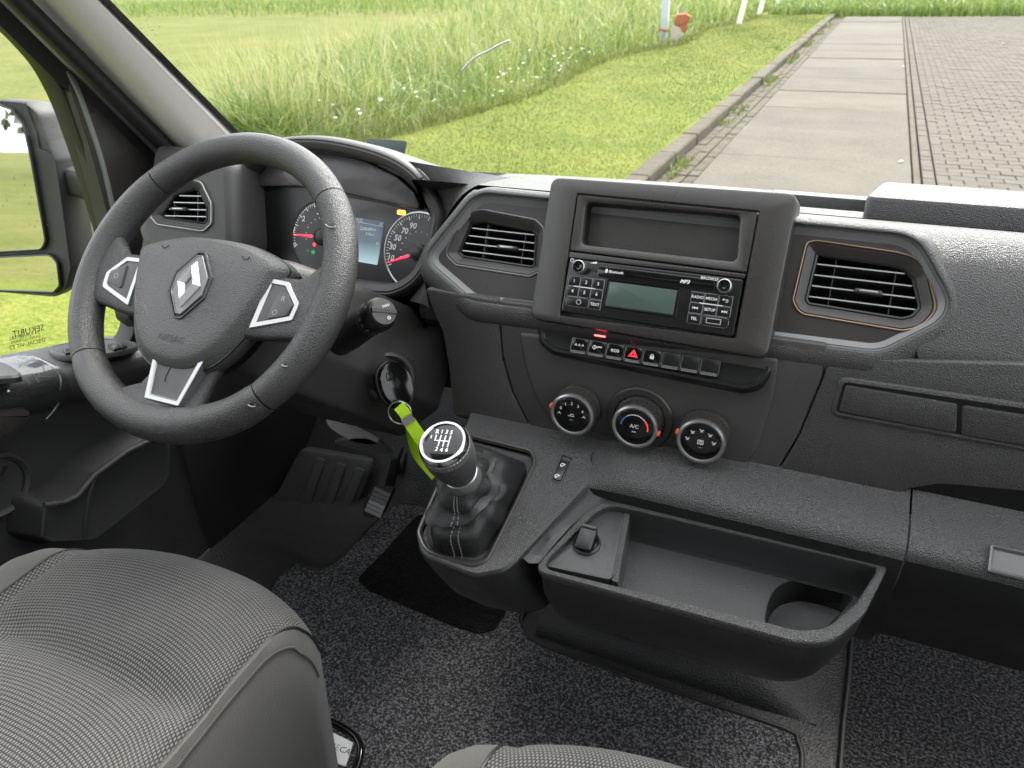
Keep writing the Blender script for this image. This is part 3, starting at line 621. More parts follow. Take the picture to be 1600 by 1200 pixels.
# ------------------------------------------------------------------ radio
rad = thing('radio', 'single slot black car radio with green display and two knobs', 'radio', FP.w(0, -.03, 0))
fas = slab('fascia', rect(0, 0, .1865, .0585), .003, FP, -.02, .0006, M['radio'], rad, .0012)
slab('upper_band', rect(0.003, .0195, .125, .0125), .005, FP, -.002, .0011, M['gloss'], rad, .0004)
d = slab('display', rect(-.007, -.003, .073, .0255), .001, FP, -.002, .0012, M['lcd'], rad, .0003)
stack('display_frame', rect(-.007, -.003, .079, .0315), .0015, FP, [(0, .0005), (.0006, .0012), (.0022, .0014), (.003, .0006)], M['gloss'], rad, cap1=False)
kl, kr = FP.ab(907, 418), FP.ab(1133, 448)
for nm, k in (('volume_knob', kl), ('browse_knob', kr)):
    kb = lathe(nm, FP, [(.0076, 0), (.0076, .006), (.0071, .0085), (.0062, .0092), (.006, .0082)], M['satin'], rad, 32, *k, cap=False)
    lathe('knob_cap', FP, [(.006, .0082), (.0045, .0084), (.0022, .0075), (.0004, .0072)], M['gloss'], kb, 24, *k)
bw, bh = .0138, .0112
def rbtn(a, b, s, w_=bw, h_=bh, size=.0042, r=.0008):
    q = slab('button', rect(a, b, w_-.0006, h_-.0006), r, FP, 0, .0016, M['radio'], rad, .0004, 3)
    stack('button_edge', rect(a, b, w_-.0004, h_-.0004), r, FP, [(0, .0006), (.0001, .0015), (.00035, .0016)], M['grey'], q, cap1=False, seg=2)
    if s: txt('lettering', s, FP, a, b, size, M['white'], q, .0019, bold=.012)
    return q
for r in range(2):
    for c in range(3): rbtn(-.0835+c*bw, .0055-r*bh, str(1+c+3*r)+('·' if False else ''), size=.0052)
rbtn(-.0835+2*bw, .0055-2*bh, 'TEXT'); q = rbtn(-.0835+.5*bw, .0055-2*bh, '', w_=2*bw, r=.004)
stack('aux_socket', circ(-.0745, -.0168, .0032, 20), None, FP, [(0, .0015), (.0003, .0026), (.001, .0028), (.0013, .0015), (.0014, -.004)], M['grey'], q)
labs = [['RADIO', 'MEDIA', '↩'], ['|◂◂', 'SETUP', '▸▸|']]
for r in range(2):
    for c in range(3):
        s = labs[r][c]; a, b = .0515+c*.0142, .0055-r*bh
        if c == 1 or (r == 0 and c == 0): rbtn(a, b, s, .0142, size=.0041)
        else:
            q = rbtn(a, b, '', .0142)
            if r == 1:
                sg = -1 if c == 0 else 1
                for e in (-.0022, .0004): mk('arrow_mark', [FP.w(a+e*sg if sg > 0 else a-e, b+.0014, .0019), FP.w(a+e*sg if sg > 0 else a-e, b-.0014, .0019), FP.w((a+e*sg if sg > 0 else a-e)+sg*.0024, b, .0019)], [(0, 1, 2)], M['white'], q, smooth=False)
                strip('arrow_bar', [(a+sg*.0032, b-.0014), (a+sg*.0032, b+.0014)], .0006, FP, .0016, .0019, M['white'], q)
            else:
                strip('arrow_stem', [(a-.002, b+.001), (a+.0018, b+.001), (a+.0024, b), (a+.0018, b-.0012), (a, b-.0012)], .0007, FP, .0016, .0019, M['white'], q)
                mk('arrow_mark', [FP.w(a-.0018, b+.0024, .0019), FP.w(a-.0018, b-.0004, .0019), FP.w(a-.0036, b+.001, .0019)], [(0, 1, 2)], M['white'], q, smooth=False)
rbtn(.0515, .0055-2*bh, 'TEL', .0142)
q = rbtn(.0515+1.5*.0142, .0055-2*bh, '', .0284, r=.004)
stack('usb_slot', rect(.0715, -.0168, .0155, .0062), .0006, FP, [(0, .0015), (.0003, .0026), (.0011, .0026), (.0012, .0), (.0013, -.004)], M['grey'], q)
strip('preset_bar', [(-.083, -.0001), (-.058, -.0001)], .0009, FP, .001, .0021, M['white'], rad); strip('menu_bar', [(.054, -.0001), (.078, -.0001)], .0009, FP, .001, .0021, M['white'], rad)
txt('lettering', 'BROWSE', FP, kr[0]-.0165, kr[1]+.006, .0046, M['white'], rad, .0014, bold=.01); txt('lettering', 'Bluetooth', FP, -.0385, .0205, .0040, M['white'], rad, .0014, bold=.02)
txt('lettering', 'MP3', FP, .0355, .0195, .0055, M['white'], rad, .0014, shear=.3, bold=.03)
stack('bluetooth_mark', circ(-.0495, .0208, .0016, 14, .0024), None, FP, [(0, .0008), (.0002, .0014)], M['white'], rad)
mk('volume_wedge', [FP.w(kl[0]+.0095, kl[1]+.0058, .0014), FP.w(kl[0]+.0180, kl[1]+.0058, .0014), FP.w(kl[0]+.0180, kl[1]+.0085, .0014)], [(0, 1, 2)], M['white'], rad, smooth=False)
strip('power_mark', [(kl[0]-.0105+.0018*math.cos(t), kl[1]+.0068+.0018*math.sin(t)) for t in [2.1+i*.5 for i in range(11)]], .0005, FP, .0006, .0014, M['white'], rad); strip('power_bar', [(kl[0]-.0105, kl[1]+.0068), (kl[0]-.0105, kl[1]+.0092)], .0005, FP, .0006, .0014, M['white'], rad)

# ------------------------------------------------------------------ switch strip under the bezel
SP = lean((-.18, .716, -.383), 33)
sw = thing('switch_strip', 'curved black strip of eight push switches under the radio surround', 'switch panel', SP.w(0, 0, -.01))
o = SP.px([(838, 505), (842, 535), (862, 552), (1160, 612), (1188, 606), (1206, 580), (1207, 560)])
stack('housing', o, [.002, .012, .02, .02, .015, .012, .002], SP, [(-.001, -.035), (-.001, -.006), (.0005, -.002), (.003, 0), (.006, .0), (.008, -.0015)], M['black'], sw, seg=6)
b0, b1 = SP.ab(893, 535), SP.ab(1124, 583); n = 8; wd = (b1[0]-b0[0])/n; bb = (b0[1]+b1[1])/2
for k in range(n):
    a = b0[0]+wd*(k+.5); q = slab('switch', rect(a, bb+.001, wd-.0012, .0165), .001, SP, -.003, .0022, M['gloss'] if k < 5 else M['radio'], sw, .0007, 3)
    for e in range(3): strip('grip_line', [(a-wd/2+.002, bb-.0052-e*.0011), (a+wd/2-.002, bb-.0052-e*.0011)], .0004, SP, .001, .0026, M['grey'], q)
    stack('switch_edge', rect(a, bb+.001, wd-.001, .0168), .001, SP, [(0, .001), (.0001, .0021), (.0004, .0022)], M['trim'], q, cap1=False, seg=2)
    if k == 0:
        for e in (-.004, 0, .004): strip('icon', [(a+e-.0012, bb+.0005), (a+e, bb+.003), (a+e+.0012, bb+.0005)], .0008, SP, .002, .0026, M['white'], q)
    if k == 1:
        strip('icon', [(a-.003+.002*math.cos(t), bb+.002+.002*math.sin(t)) for t in [i*.63 for i in range(11)]], .0007, SP, .002, .0026, M['white'], q); strip('icon', [(a-.001, bb+.002), (a+.0015, bb+.003), (a+.0055, bb+.003)], .0014, SP, .002, .0026, M['white'], q)
        strip('icon', [(a-.003, bb+.0005), (a-.003, bb+.0035)], .0006, SP, .002, .0027, M['white'], q)
    if k == 2: txt('lettering', 'eco', SP, a, bb+.0025, .0066, M['white'], q, .0025, bold=.02)
    if k == 3:
        for s in (1, .52): 
            tr = [(a+s*.0058*math.cos(math.pi/2+i*2.094), bb+.001+s*.0048*math.sin(math.pi/2+i*2.094)) for i in range(4)]; strip('hazard_triangle', tr, .0009, SP, .002, .0026, M['red'], q)
    if k == 4:
        slab('icon', rect(a, bb+.001, .0042, .0034), .0004, SP, .002, .0025, M['white'], q, .0001, 2); strip('icon', [(a+.0014*math.cos(t), bb+.0027+.0018*math.sin(t)) for t in [i*.314 for i in range(11)]], .0007, SP, .002, .0026, M['white'], q)
led_ = SP.ab(936, 531)
a = b0[0]+wd*1.5; slab('red_light', rect(a, bb+.0155, wd*.6, .0016), .0004, SP, -.003, .0016, M['redled'], sw, .0002, 2)
a = b0[0]+wd*3.5; slab('hazard_lens', rect(a-.002, bb+.0145, .007, .005), .002, SP, -.003, .0006, M['reddim'], sw, .0002, 3)

# ------------------------------------------------------------------ climate dials
def dial(px_, lab, mid=False, ang=0):
    k = DP.ab(*px_); d = thing('climate_dial', lab, 'dial', DP.w(k[0], k[1], .003), 'climate dials'); a, b = k
    c0 = .0035
    if mid: lathe('base_ring', DP, [(.0385, .001), (.0385, .004), (.037, .0058), (.030, .006), (.0285, .0045)], M['panel'], d, 48, a, b, cap=False)
    lathe('skirt', DP, [(.0285, .001), (.0285, .006), (.0275, .008), (.0262, .0085)], M['panel'], d, 48, a, b, cap=False)
    seg = 96; rings = []                                          # knurled body
    for c in (.008, .0225):
        rings.append([DP.w(a+(.0262-(c-.008)*.05+(.0004 if i % 2 else -.0003))*math.cos(2*math.pi*i/seg), b+(.0262-(c-.008)*.05+(.0004 if i % 2 else -.0003))*math.sin(2*math.pi*i/seg), c) for i in range(seg)])
    v, f = loft(rings); mk('grip', v, f, M['panel'], d, ang=10)
    lathe('rim', DP, [(.0258, .022), (.0262, .0235), (.0258, .0262), (.0238, .0272), (.0222, .0268), (.0215, .0255)], M['satin'], d, 48, a, b, cap=False)
    fc = lathe('face', DP, [(.0216, .0256), (.0200, .0264), (.012, .0266), (.0003, .0267)], M['gloss'], d, 40, a, b)
    t = ang; ca, sa = math.cos(t), math.sin(t)
    slab('pointer', [(a+.0225*ca-.0022*sa, b+.0225*sa+.0022*ca), (a+.0285*ca-.0022*sa, b+.0285*sa+.0022*ca), (a+.0285*ca+.0022*sa, b+.0285*sa-.0022*ca), (a+.0225*ca+.0022*sa, b+.0225*sa-.0022*ca)], .001, DP, .02, .0262, M['orange'], d, .0008, 3)
    return d, fc, a, b
c_ = .0269
d, fc, a, b = dial((905, 634), 'left climate dial printed with fan speeds 0 to 4', ang=R_(168))
for i, s in enumerate('01234'):
    t = R_(152-31*i); txt('lettering', s, DP, a+.0148*math.cos(t), b+.0148*math.sin(t), .0052, M['white'], fc, c_, bold=.02)
for t in (178, 2): 
    t = R_(t); strip('icon', [(a+.0148*math.cos(t)-.002, b+.0148*math.sin(t)-.0012), (a+.0148*math.cos(t), b+.0148*math.sin(t)+.0014), (a+.0148*math.cos(t)+.002, b+.0148*math.sin(t)-.0012), (a+.0148*math.cos(t)-.001, b+.0148*math.sin(t)+.0008)], .0008, DP, c_-.0006, c_, M['white'], fc)
strip('car_icon', [(a-.004, b-.001), (a-.002, b-.001), (a-.0008, b+.0014), (a+.002, b+.0014), (a+.0034, b-.001), (a-.004, b-.001)], .0008, DP, c_-.0006, c_, M['white'], fc); strip('indicator', [(a-.002, b-.006), (a+.002, b-.006)], .0006, DP, c_-.0006, c_, M['grey'], fc)
d, fc, a, b = dial((1001, 652), 'middle climate dial with blue to red temperature arc', True, R_(-8))
for i in range(14):
    t = R_(176-13.3*i); cc = M['blue'] if i < 4 else (M['white'] if i < 10 else M['red'])
    strip('scale_arc', [(a+.0152*math.cos(t-q*.1), b+.0152*math.sin(t-q*.1)) for q in range(3)], .0011, DP, c_-.0006, c_, cc, fc)
txt('lettering', 'A/C', DP, a, b+.0012, .0062, M['white'], fc, c_, bold=.015); strip('indicator', [(a-.0022, b-.0055), (a+.0022, b-.0055)], .0011, DP, c_-.0006, c_, M['white'], fc)
d, fc, a, b = dial((1102, 674), 'right climate dial printed with air direction symbols', ang=R_(168))
for i in range(5):
    t = R_(172-41*i); x, y = a+.0142*math.cos(t), b+.0142*math.sin(t)
    strip('icon', [(x-.0022, y+.0012), (x, y-.0006), (x+.0022, y+.001)], .0009, DP, c_-.0006, c_, M['white'], fc); strip('icon', [(x-.0016, y-.0018), (x+.001, y-.0016), (x+.0014, y+.0006)], .0008, DP, c_-.0006, c_, M['white'], fc)
stack('icon', rect(a, b, .0066, .0054), .001, DP, [(0, c_-.0006), (0, c_), (.0008, c_)], M['white'], fc, cap1=False, seg=2)
for e in (-.0013, 0, .0013): strip('icon', [(a+e-.0003, b-.0018), (a+e+.0004, b), (a+e-.0003, b+.0018)], .0006, DP, c_-.0006, c_, M['white'], fc)
strip('indicator', [(a-.002, b-.0065), (a+.002, b-.0065)], .0005, DP, c_-.0006, c_, M['grey'], fc)

# ------------------------------------------------------------------ air vents
def vent(lab, fr, corners, radii, nsl, ring, tab, trimmat, depth=.05, lip=.0035, vx=(.22, .78)):
    c = ccw(corners); cx = sum(p[0] for p in c)/len(c); cyy = sum(p[1] for p in c)/len(c)
    t = thing('air_vent', lab, 'air vent', fr.w(cx, cyy, 0), 'dashboard air vents')
    if isinstance(radii, list) and area2([tuple(p) for p in corners]) < 0: radii = radii[::-1]
    stack('trim_ring', c, radii, fr, [(0, -.001), (.0004, .0012), (.0013, .0016), (.0022, .0012), (.0026, .0)], trimmat, t, cap1=False, seg=6)
    stack('inner_ring', c, radii, fr, [(.0026, .0), (.0034, .001), (.0042, .0008), (.011, -.007), (.0118, -.0074)], ring, t, cap1=False, seg=6)
    bz = stack('barrel', c, radii, fr, [(.0118, -.0074), (.0132, -.0066), (.0148, -.0075), (.0155, -.012), (.0165, -depth)], M['black'], t, seg=6)
    q = offs(c, .0155)
    def span(b):                                                  # horizontal extent of the opening at height b
        xs_ = []
        for i in range(len(q)):
            p0, p1 = q[i-1], q[i]
            if (p0[1]-b)*(p1[1]-b) < 0: xs_.append(p0[0]+(b-p0[1])/(p1[1]-p0[1])*(p1[0]-p0[0]))
        return (min(xs_), max(xs_)) if len(xs_) > 1 else None
    def vspan(a):
        ys_ = []
        for i in range(len(q)):
            p0, p1 = q[i-1], q[i]
            if (p0[0]-a)*(p1[0]-a) < 0: ys_.append(p0[1]+(a-p0[0])/(p1[0]-p0[0])*(p1[1]-p0[1]))
        return (min(ys_), max(ys_)) if len(ys_) > 1 else None
    lo, hi = min(p[1] for p in q), max(p[1] for p in q); x0, x1 = min(p[0] for p in q), max(p[0] for p in q)
    for k in range(nsl):
        b = lo+(hi-lo)*(k+.75)/(nsl+.5); s = span(b)
        if not s: continue
        e = .0012; v = [fr.w(a, b+db, cc) for a in s for cc, db in ((-.010, .0006), (-.010, -.0006), (-.034, -.0045), (-.034, -.0035))]
        sl = mk('slat', v, [(0, 1, 5, 4), (1, 2, 6, 5), (2, 3, 7, 6), (3, 0, 4, 7), (0, 3, 2, 1), (4, 5, 6, 7)], M['slat'], t, smooth=False)
        v = [fr.w(a, b+db, cc) for a in s for cc, db in ((-.0094, .0007), (-.0094, -.0005), (-.0104, -.0007), (-.0104, .0009))]
        mk('slat_glint', v, [(0, 1, 5, 4), (1, 2, 6, 5), (2, 3, 7, 6), (3, 0, 4, 7), (0, 3, 2, 1), (4, 5, 6, 7)], M['slate'], sl, smooth=False)  # pale bar paints the light caught on the black slat's front edge
    for k in range(7):
        a = x0+(x1-x0)*(k+.5)/7; s = vspan(a)
        if s: mk('fin', [fr.w(a+da, bb_, cc) for bb_ in s for da, cc in ((-.0005, -.036), (.0005, -.036), (.0005, -.048), (-.0005, -.048))], [(0, 1, 5, 4), (1, 2, 6, 5), (2, 3, 7, 6), (3, 0, 4, 7)], M['slat'], t, smooth=False)
    for u_ in vx:
        a = x0+(x1-x0)*u_; s = vspan(a)
        if s: mk('rib', [fr.w(a+da, bb_, cc) for bb_ in s for da, cc in ((-.0004, -.0108), (.0004, -.0108), (.0004, -.02), (-.0004, -.02))], [(0, 1, 5, 4), (1, 2, 6, 5), (2, 3, 7, 6), (3, 0, 4, 7)], M['slat'], t, smooth=False)
    ta, tb = fr.ab(*tab); tb = lo+(hi-lo)*(1+.75)/(nsl+.5) if nsl == 4 and abs(tb-(lo+(hi-lo)*(1.75)/(nsl+.5))) < .008 else tb
    tbm = slab('tab', rect(ta, tb, .026, .0055), .0024, fr, -.014, -.004, M['panel'], t, .002, 3); slab('tab_insert', rect(ta, tb+.0002, .017, .0024), .001, fr, -.005, -.0032, M['satin'], tbm, .0005, 2)
    return t
vent('slatted air vent left of the radio', VF, VENT_L, RAD_L, 4, M['panel'], (789, 387), M['trim'], vx=(.3, .83))
vent('slatted air vent right of the radio, ringed by thin bronze line', VF, VENT_R, RAD_R, 4, M['panel'], (1358, 453), M['copper'], vx=(.2, .76))
LV = lean(at(285, 322, 'y', .80), 24, 14)
PODC = LV.px([(215, 350), (262, 262), (355, 250), (360, 400), (230, 388)]); VENT_S = LV.px([(232, 336), (262, 290), (300, 279), (316, 284), (332, 318), (332, 350), (318, 363), (245, 352)]); RAD_S = [.01, .02, .012, .012, .012, .012, .012, .012]
stack('vent_pod', PODC, [.02, .03, .02, .02, .03], LV, [(-.02, -.09), (-.012, -.02), (-.005, -.008), (.002, -.003), (.008, -.002)], M['dashf'], dash, cap1=False, seg=8)
holed('vent_pod_face', rp(PODC, [.02, .03, .02, .02, .03], 8, .008), [vout(VENT_S, RAD_S)], LV, -.002, M['dashf'], dash)
vent('slatted air vent behind the steering wheel with silver ring', LV, VENT_S, RAD_S, 4, M['dash'], (275, 328), M['satin'], depth=.05)
# ================================================================== INSTRUMENTS, WHEEL, COLUMN
M['visor'] = mat('instrument_visor', (0.075, 0.066, 0.068), 0.3, grain=(60, 0.0004))
clu = thing('instrument_cluster', 'hooded instrument cluster with two round dials behind steering wheel', 'instruments', HF.w(0, -.08, -.02))
HO = sm(HF.px([(350, 318), (357, 268), (385, 240), (430, 219), (490, 215), (560, 227), (620, 249), (662, 284), (685, 328), (683, 360), (670, 402), (652, 436), (622, 457), (585, 461), (480, 446), (400, 430), (362, 405), (350, 365)]), 5)
stack('hood', HO, None, HF, [(-.003, -.24), (-.007, -.05), (-.006, -.02), (-.003, -.006), (0, -.001), (.002, 0), (.0035, -.0012), (.0045, -.0012), (.006, 0), (.013, -.003), (.0155, -.006), (.017, -.02), (.018, -.042)], M['dashf'], clu, cap1=False)
FC = HF.up(-.040)
fp_ = offs(ccw(HO), .017)
face = mk('backing', [HF.w(a, b, -.042) for a, b in fp_], [tuple(range(len(fp_)))], M['black'], clu)
slab('visor_panel', FC.px([(440, 243), (520, 240), (575, 252), (625, 276), (652, 302), (664, 330), (590, 313), (540, 302), (470, 292), (395, 292)]), [.01, .02, .02, .02, .02, .004, .02, .02, .02, .004], FC, 0, .010, M['visor'], clu, .003)
M['cl_face'] = mat('dial_face', G(0.012), 0.3); M['cl_mid'] = mat('cluster_mid', (0.05, 0.047, 0.05), 0.28)
slab('centre_field', FC.px([(545, 308), (600, 318), (662, 334), (655, 352), (600, 395), (618, 445), (530, 430), (500, 400)]), .004, FC, 0, .003, M['cl_mid'], clu, .001)
def gauge(name, cpx, r, t0, t1, ntick, marks, ndir, ring=True):
    a, b = FC.ab(*cpx); g = lathe(name, FC, [(r+.002, .003), (r+.002, .006), (r, .0068), (r-.0012, .006)], M['satin'] if ring else M['panel'], clu, 64, a, b, cap=False)
    lathe('dial_face', FC, [(r-.001, .0055), (.0002, .0055)], M['cl_face'], g, 48, a, b)
    for i in range(ntick+1):
        t = R_(t0+(t1-t0)*i/ntick); l = .0062 if i % 4 == 0 else .0035; ww = .0013 if i % 4 == 0 else .0007
        strip('tick', [(a+(r-.002)*math.cos(t), b+(r-.002)*math.sin(t)), (a+(r-.002-l)*math.cos(t), b+(r-.002-l)*math.sin(t))], ww, FC, .0055, .006, M['white'], g)
        if i % 4 == 2: strip('tick', [(a+(r*.55)*math.cos(t), b+(r*.55)*math.sin(t)), (a+(r*.5)*math.cos(t), b+(r*.5)*math.sin(t))], ww, FC, .0055, .006, M['white'], g)
    for s, (x, y) in marks: q = FC.ab(x, y, .006); txt('numeral', s, FC, q[0], q[1], .0115, M['white'], g, .0062, shear=.2, bold=.015)
    t = math.atan2(*(lambda q: (q[1]-b, q[0]-a))(FC.ab(*ndir, .006))); ca, sa = math.cos(t), math.sin(t)
    v = [FC.w(a+x*ca-y*sa, b+x*sa+y*ca, z) for x, y, z in ((r-.003, -.0004, .0075), (r-.003, .0004, .0075), (.016, .0022, .0075), (.016, -.0022, .0075), (.016, 0, .009), (r-.003, 0, .0082))]
    mk('needle', v, [(0, 5, 4, 3), (5, 1, 2, 4), (0, 1, 5), (2, 3, 4)], M['needle'], g, smooth=False)
    lathe('needle_hub', FC, [(.012, .006), (.012, .009), (.009, .0105), (.0002, .011)], M['black'], g, 24, a, b)
    strip('needle_arm', [(a+.016*ca, b+.016*sa), (a, b)], .003, FC, .007, .0082, M['grey'], g)
    return g, a, b
g1, a, b = gauge('rev_counter', (506, 371), .053, 200, 20, 40, [('0', (460, 383)), ('1', (459, 360)), ('2', (474, 342)), ('3', (497, 331))], (449, 365), ring=False)
q = FC.ab(489, 394, .006); stack('headlight_lamp', circ(q[0], q[1], .0034, 14, .003), None, FC, [(0, .0055), (.0003, .0062)], M['greenlamp'], g1); strip('green_bar', [(q[0]-.012, q[1]+.001), (q[0]-.006, q[1]+.001)], .001, FC, .0055, .0062, M['greenlamp'], g1)
q = FC.ab(491, 382, .006); stack('warning_lamp', circ(q[0], q[1], .003, 14), None, FC, [(0, .0055), (.0003, .0062)], M['red'], g1)
g2, a, b = gauge('speedometer', (657, 395), .0545, 206, 20, 40, [('10', (610, 403)), ('30', (613, 386)), ('50', (621, 372)), ('70', (632, 361)), ('90', (645, 353))], (604, 411))
q = FC.ab(627, 332, .004); ap = slab('service_lamp', rect(q[0], q[1], .0135, .0066), .003, FC, .002, .0045, M['amber'], clu, .0006, 4); strip('icon', [(q[0]-.004, q[1]+.001), (q[0]+.001, q[1]-.0006), (q[0]+.004, q[1]-.0014)], .0014, FC, .004, .0048, M['black'], ap)
m = mat('trip_display', (0.2, 0.25, 0.3), 0.3); t = m.node_tree; bs = t.nodes['Principled BSDF']; tc = t.nodes.new('ShaderNodeTexCoord'); sx = t.nodes.new('ShaderNodeSeparateXYZ'); mr = t.nodes.new('ShaderNodeMapRange'); cr = t.nodes.new('ShaderNodeValToRGB')
zt, zb = FC.w(0, FC.ab(580, 345)[1]).z, FC.w(0, FC.ab(575, 412)[1]).z
mr.inputs['From Min'].default_value = zt; mr.inputs['From Max'].default_value = zb
cr.color_ramp.elements[0].color = (0.035, 0.05, 0.07, 1); cr.color_ramp.elements[1].color = (0.3, 0.42, 0.45, 1); e = cr.color_ramp.elements.new(.45); e.color = (0.06, 0.085, 0.11, 1)
t.links.new(tc.outputs['Object'], sx.inputs[0]); t.links.new(sx.outputs['Z'], mr.inputs['Value']); t.links.new(mr.outputs[0], cr.inputs[0]); t.links.new(cr.outputs[0], bs.inputs['Emission Color']); bs.inputs['Emission Strength'].default_value = .35; bs.inputs['Base Color'].default_value = (0.03, 0.04, 0.05, 1)
tp = slab('trip_display', FC.px([(553, 339), (601, 347), (589, 414), (548, 407)], .004), .001, FC, .002, .0045, m, clu, .0004, 2)
for s, x, y, sz in (('9:27', 562, 344, .006), ('20°', 596, 350, .005), ('220668km', 575, 358, .0065), ('5.0km', 578, 366, .006)):
    q = FC.ab(x, y, .005); txt('lettering', s, FC, q[0], q[1], sz, M['white'], tp, .0048)
q0, q1 = FC.ab(560, 347, .005), FC.ab(598, 354, .005); strip('divider_line', [q0, q1], .0005, FC, .004, .0048, M['white'], tp)
q = FC.ab(590, 381, .005); txt('lettering', 'N', FC, q[0], q[1], .006, M['white'], tp, .0048)
q = FC.ab(615, 240, 0)
tg = slab('dark_tag', [(-.045, 0), (.03, 0), (.03, .022), (-.045, .022)], .002, Fr(at(608, 240, 'y', 1.08), (0, .5, .86)), 0, .004, M['tag'], None, .001); tag(tg, 'small dark green tag lying on dash top behind the instruments', 'tag')

# ------------------------------------------------------------------ steering wheel
WP = lean((-.681, .6205, -.3134), 43.8)
st = thing('steering_wheel', 'three spoke grey steering wheel with worn rim and silver trim', 'steering wheel', WP.w(0, 0, -.02))
RM = .1790
def rim_seg(t0, t1, n, fat=0.0):
    rings = []
    for i in range(n+1):
        t = R_(t0+(t1-t0)*i/n); f = 1+fat*math.sin(math.pi*i/n)**.5 if fat else 1
        ca, sa = math.cos(t), math.sin(t); rr = RM
        if sa < -.80: rr = RM-(-.80-sa)*.02                        # slightly flattened foot
        ring = []
        for k in range(20):
            p = 2*math.pi*k/20; x = .0182*math.cos(p); y = .0205*math.sin(p)*f*.95
            x *= f; ring.append(WP.w((rr+x)*ca, (rr+x)*sa, y))
        rings.append(ring)
    e = rings[0]; cen = sum(e, V())/20; rings = [[cen+(p-cen)*.93 for p in e]]+rings
    e = rings[-1]; cen = sum(e, V())/20; rings.append([cen+(p-cen)*.93 for p in e]); return rings
segs = ((42.5, 137.5, 30, 0), (138, 221.5, 28, .07), (222, 318.5, 30, .17), (319, 402, 28, .07))
for k, s in enumerate(segs):
    v, f = loft(rim_seg(*s)); o = mk('rim_section', v, f, M['wheel'], st, ang=60)
    if k == 3: o['label'] = 'right rim section with a torn nick'
v, f = loft([[WP.w((RM+.011*math.cos(p))*math.cos(t), (RM+.011*math.cos(p))*math.sin(t), .011*math.sin(p)) for p in [k*.785 for k in range(8)]] for t in [2*math.pi*i/64 for i in range(65)]]); mk('rim_core', v, f, M['black'], st)
# spokes: lofted arms from hub to rim
def spoke(path, name='spoke'):
    """path: list of (a, b, half width, c centre, thickness)"""
    rings = []
    for i, (a, b, hw, c, th) in enumerate(path):
        p, q = path[max(0, i-1)], path[min(len(path)-1, i+1)]; d = V((q[0]-p[0], q[1]-p[1])).normalized(); nn = V((-d.y, d.x)); ring = []
        for k in range(20):
            t = 2*math.pi*k/20; e = .55; x = hw*math.copysign(abs(math.cos(t))**e, math.cos(t)); y = th*math.copysign(abs(math.sin(t))**e, math.sin(t)); ring.append(WP.w(a+nn.x*x, b+nn.y*x, c+y))
        rings.append(ring)
    v, f = loft(rings, True, True); return mk(name, v, f, M['wheel'], st, ang=60)
for s in (-1, 1):
    sp = spoke([(s*.07, -.020, .040, -.002, .011), (s*.11, -.019, .038, -.001, .011), (s*.135, -.017, .036, -.001, .011), (s*.150, -.014, .038, -.001, .011), (s*.163, -.010, .047, .0, .0115), (s*.176, -.008, .060, 0, .011)])
    tr = [(s*.096, .013), (s*.124, .012), (s*.148, -.012), (s*.146, -.032), (s*.092, -.050)]
    stack('spoke_trim', tr, [.002, .004, .006, .008, .002], WP, [(0, .004), (.0004, .0108), (.001, .0116), (.0058, .0116), (.0066, .0104)], M['satin'], st, cap1=False)
    stack('spoke_pad', tr, [.002, .004, .006, .008, .002], WP, [(.0062, .0100), (.0075, .0106)], M['spoke'], st)
    if s < 0: bt = slab('cruise_button', [(-.140, -.010), (-.118, .002), (-.113, -.030), (-.138, -.024)], .003, WP, .009, .0128, M['spoke'], st, .001); txt('lettering', 'O', WP, -.127, -.016, .010, M['grey'], bt, .0132)
    else:
        bt = slab('cruise_button', [(.114, -.004), (.128, -.002), (.141, -.015), (.137, -.028), (.112, -.036)], .003, WP, .009, .0128, M['spoke'], st, .001)
        txt('lettering', 'R', WP, .126, -.010, .009, M['grey'], bt, .0132); txt('lettering', 'O', WP, .121, -.027, .009, M['grey'], bt, .0132)
spoke([(.006, -.060, .052, -.016, .012), (.008, -.09, .050, -.012, .011), (.009, -.12, .046, -.010, .011), (.008, -.145, .049, -.005, .011), (0, -.160, .062, 0, .012), (0, -.178, .090, 0, .011)], 'lower_spoke')
tr = [(-.029, -.088), (.049, -.088), (.036, -.152), (-.016, -.152)]
stack('lower_spoke_trim', tr, [.002, .002, .008, .008], WP, [(0, -.006), (.0004, .0102), (.001, .0110), (.0052, .0110), (.007, .0088), (.009, .0076)], M['satin'], st, cap1=False)
stack('lower_spoke_pad', tr, [.002, .002, .008, .008], WP, [(.007, .0088), (.009, .0084), (.018, .0082)], M['spoke'], st); strip('lower_spoke_line', [(.004, -.098), (.001, -.122), (.002, -.128)], .0008, WP, .007, .0090, M['black'], st)
HB = [(.116, .029), (.098, .040), (.052, .052), (0, .055)]
HB = HB[:3]+[(0, .055)]+[(-x, y) for x, y in HB[2::-1]]+[(-.113, .012), (-.104, -.02), (-.088, -.058), (-.066, -.092), (-.036, -.113), (0, -.118), (.036, -.113), (.066, -.092), (.088, -.058), (.104, -.02), (.113, .012)]
HBS = sm(HB, 4)
def scl(p, k, dy=-.01): return [(x*k, (y-dy)*k+dy) for x, y in p]
_hr = [[WP.w(a, b, c) for a, b in scl(HBS, k)] for k, c in ((.97, -.018), (1.0, -.008), (.99, .0), (.955, .006), (.86, .0165), (.82, .0185), (.7, .0198), (.45, .0208), (.2, .0212), (.02, .0213))]
hub = mk('airbag_cover', *loft(_hr, cap1=True), M['hub'], st, ang=60)
stack('hub_back', HBS, None, WP, [(.006, -.03), (.002, -.02), (.002, .004)], M['black'], st)
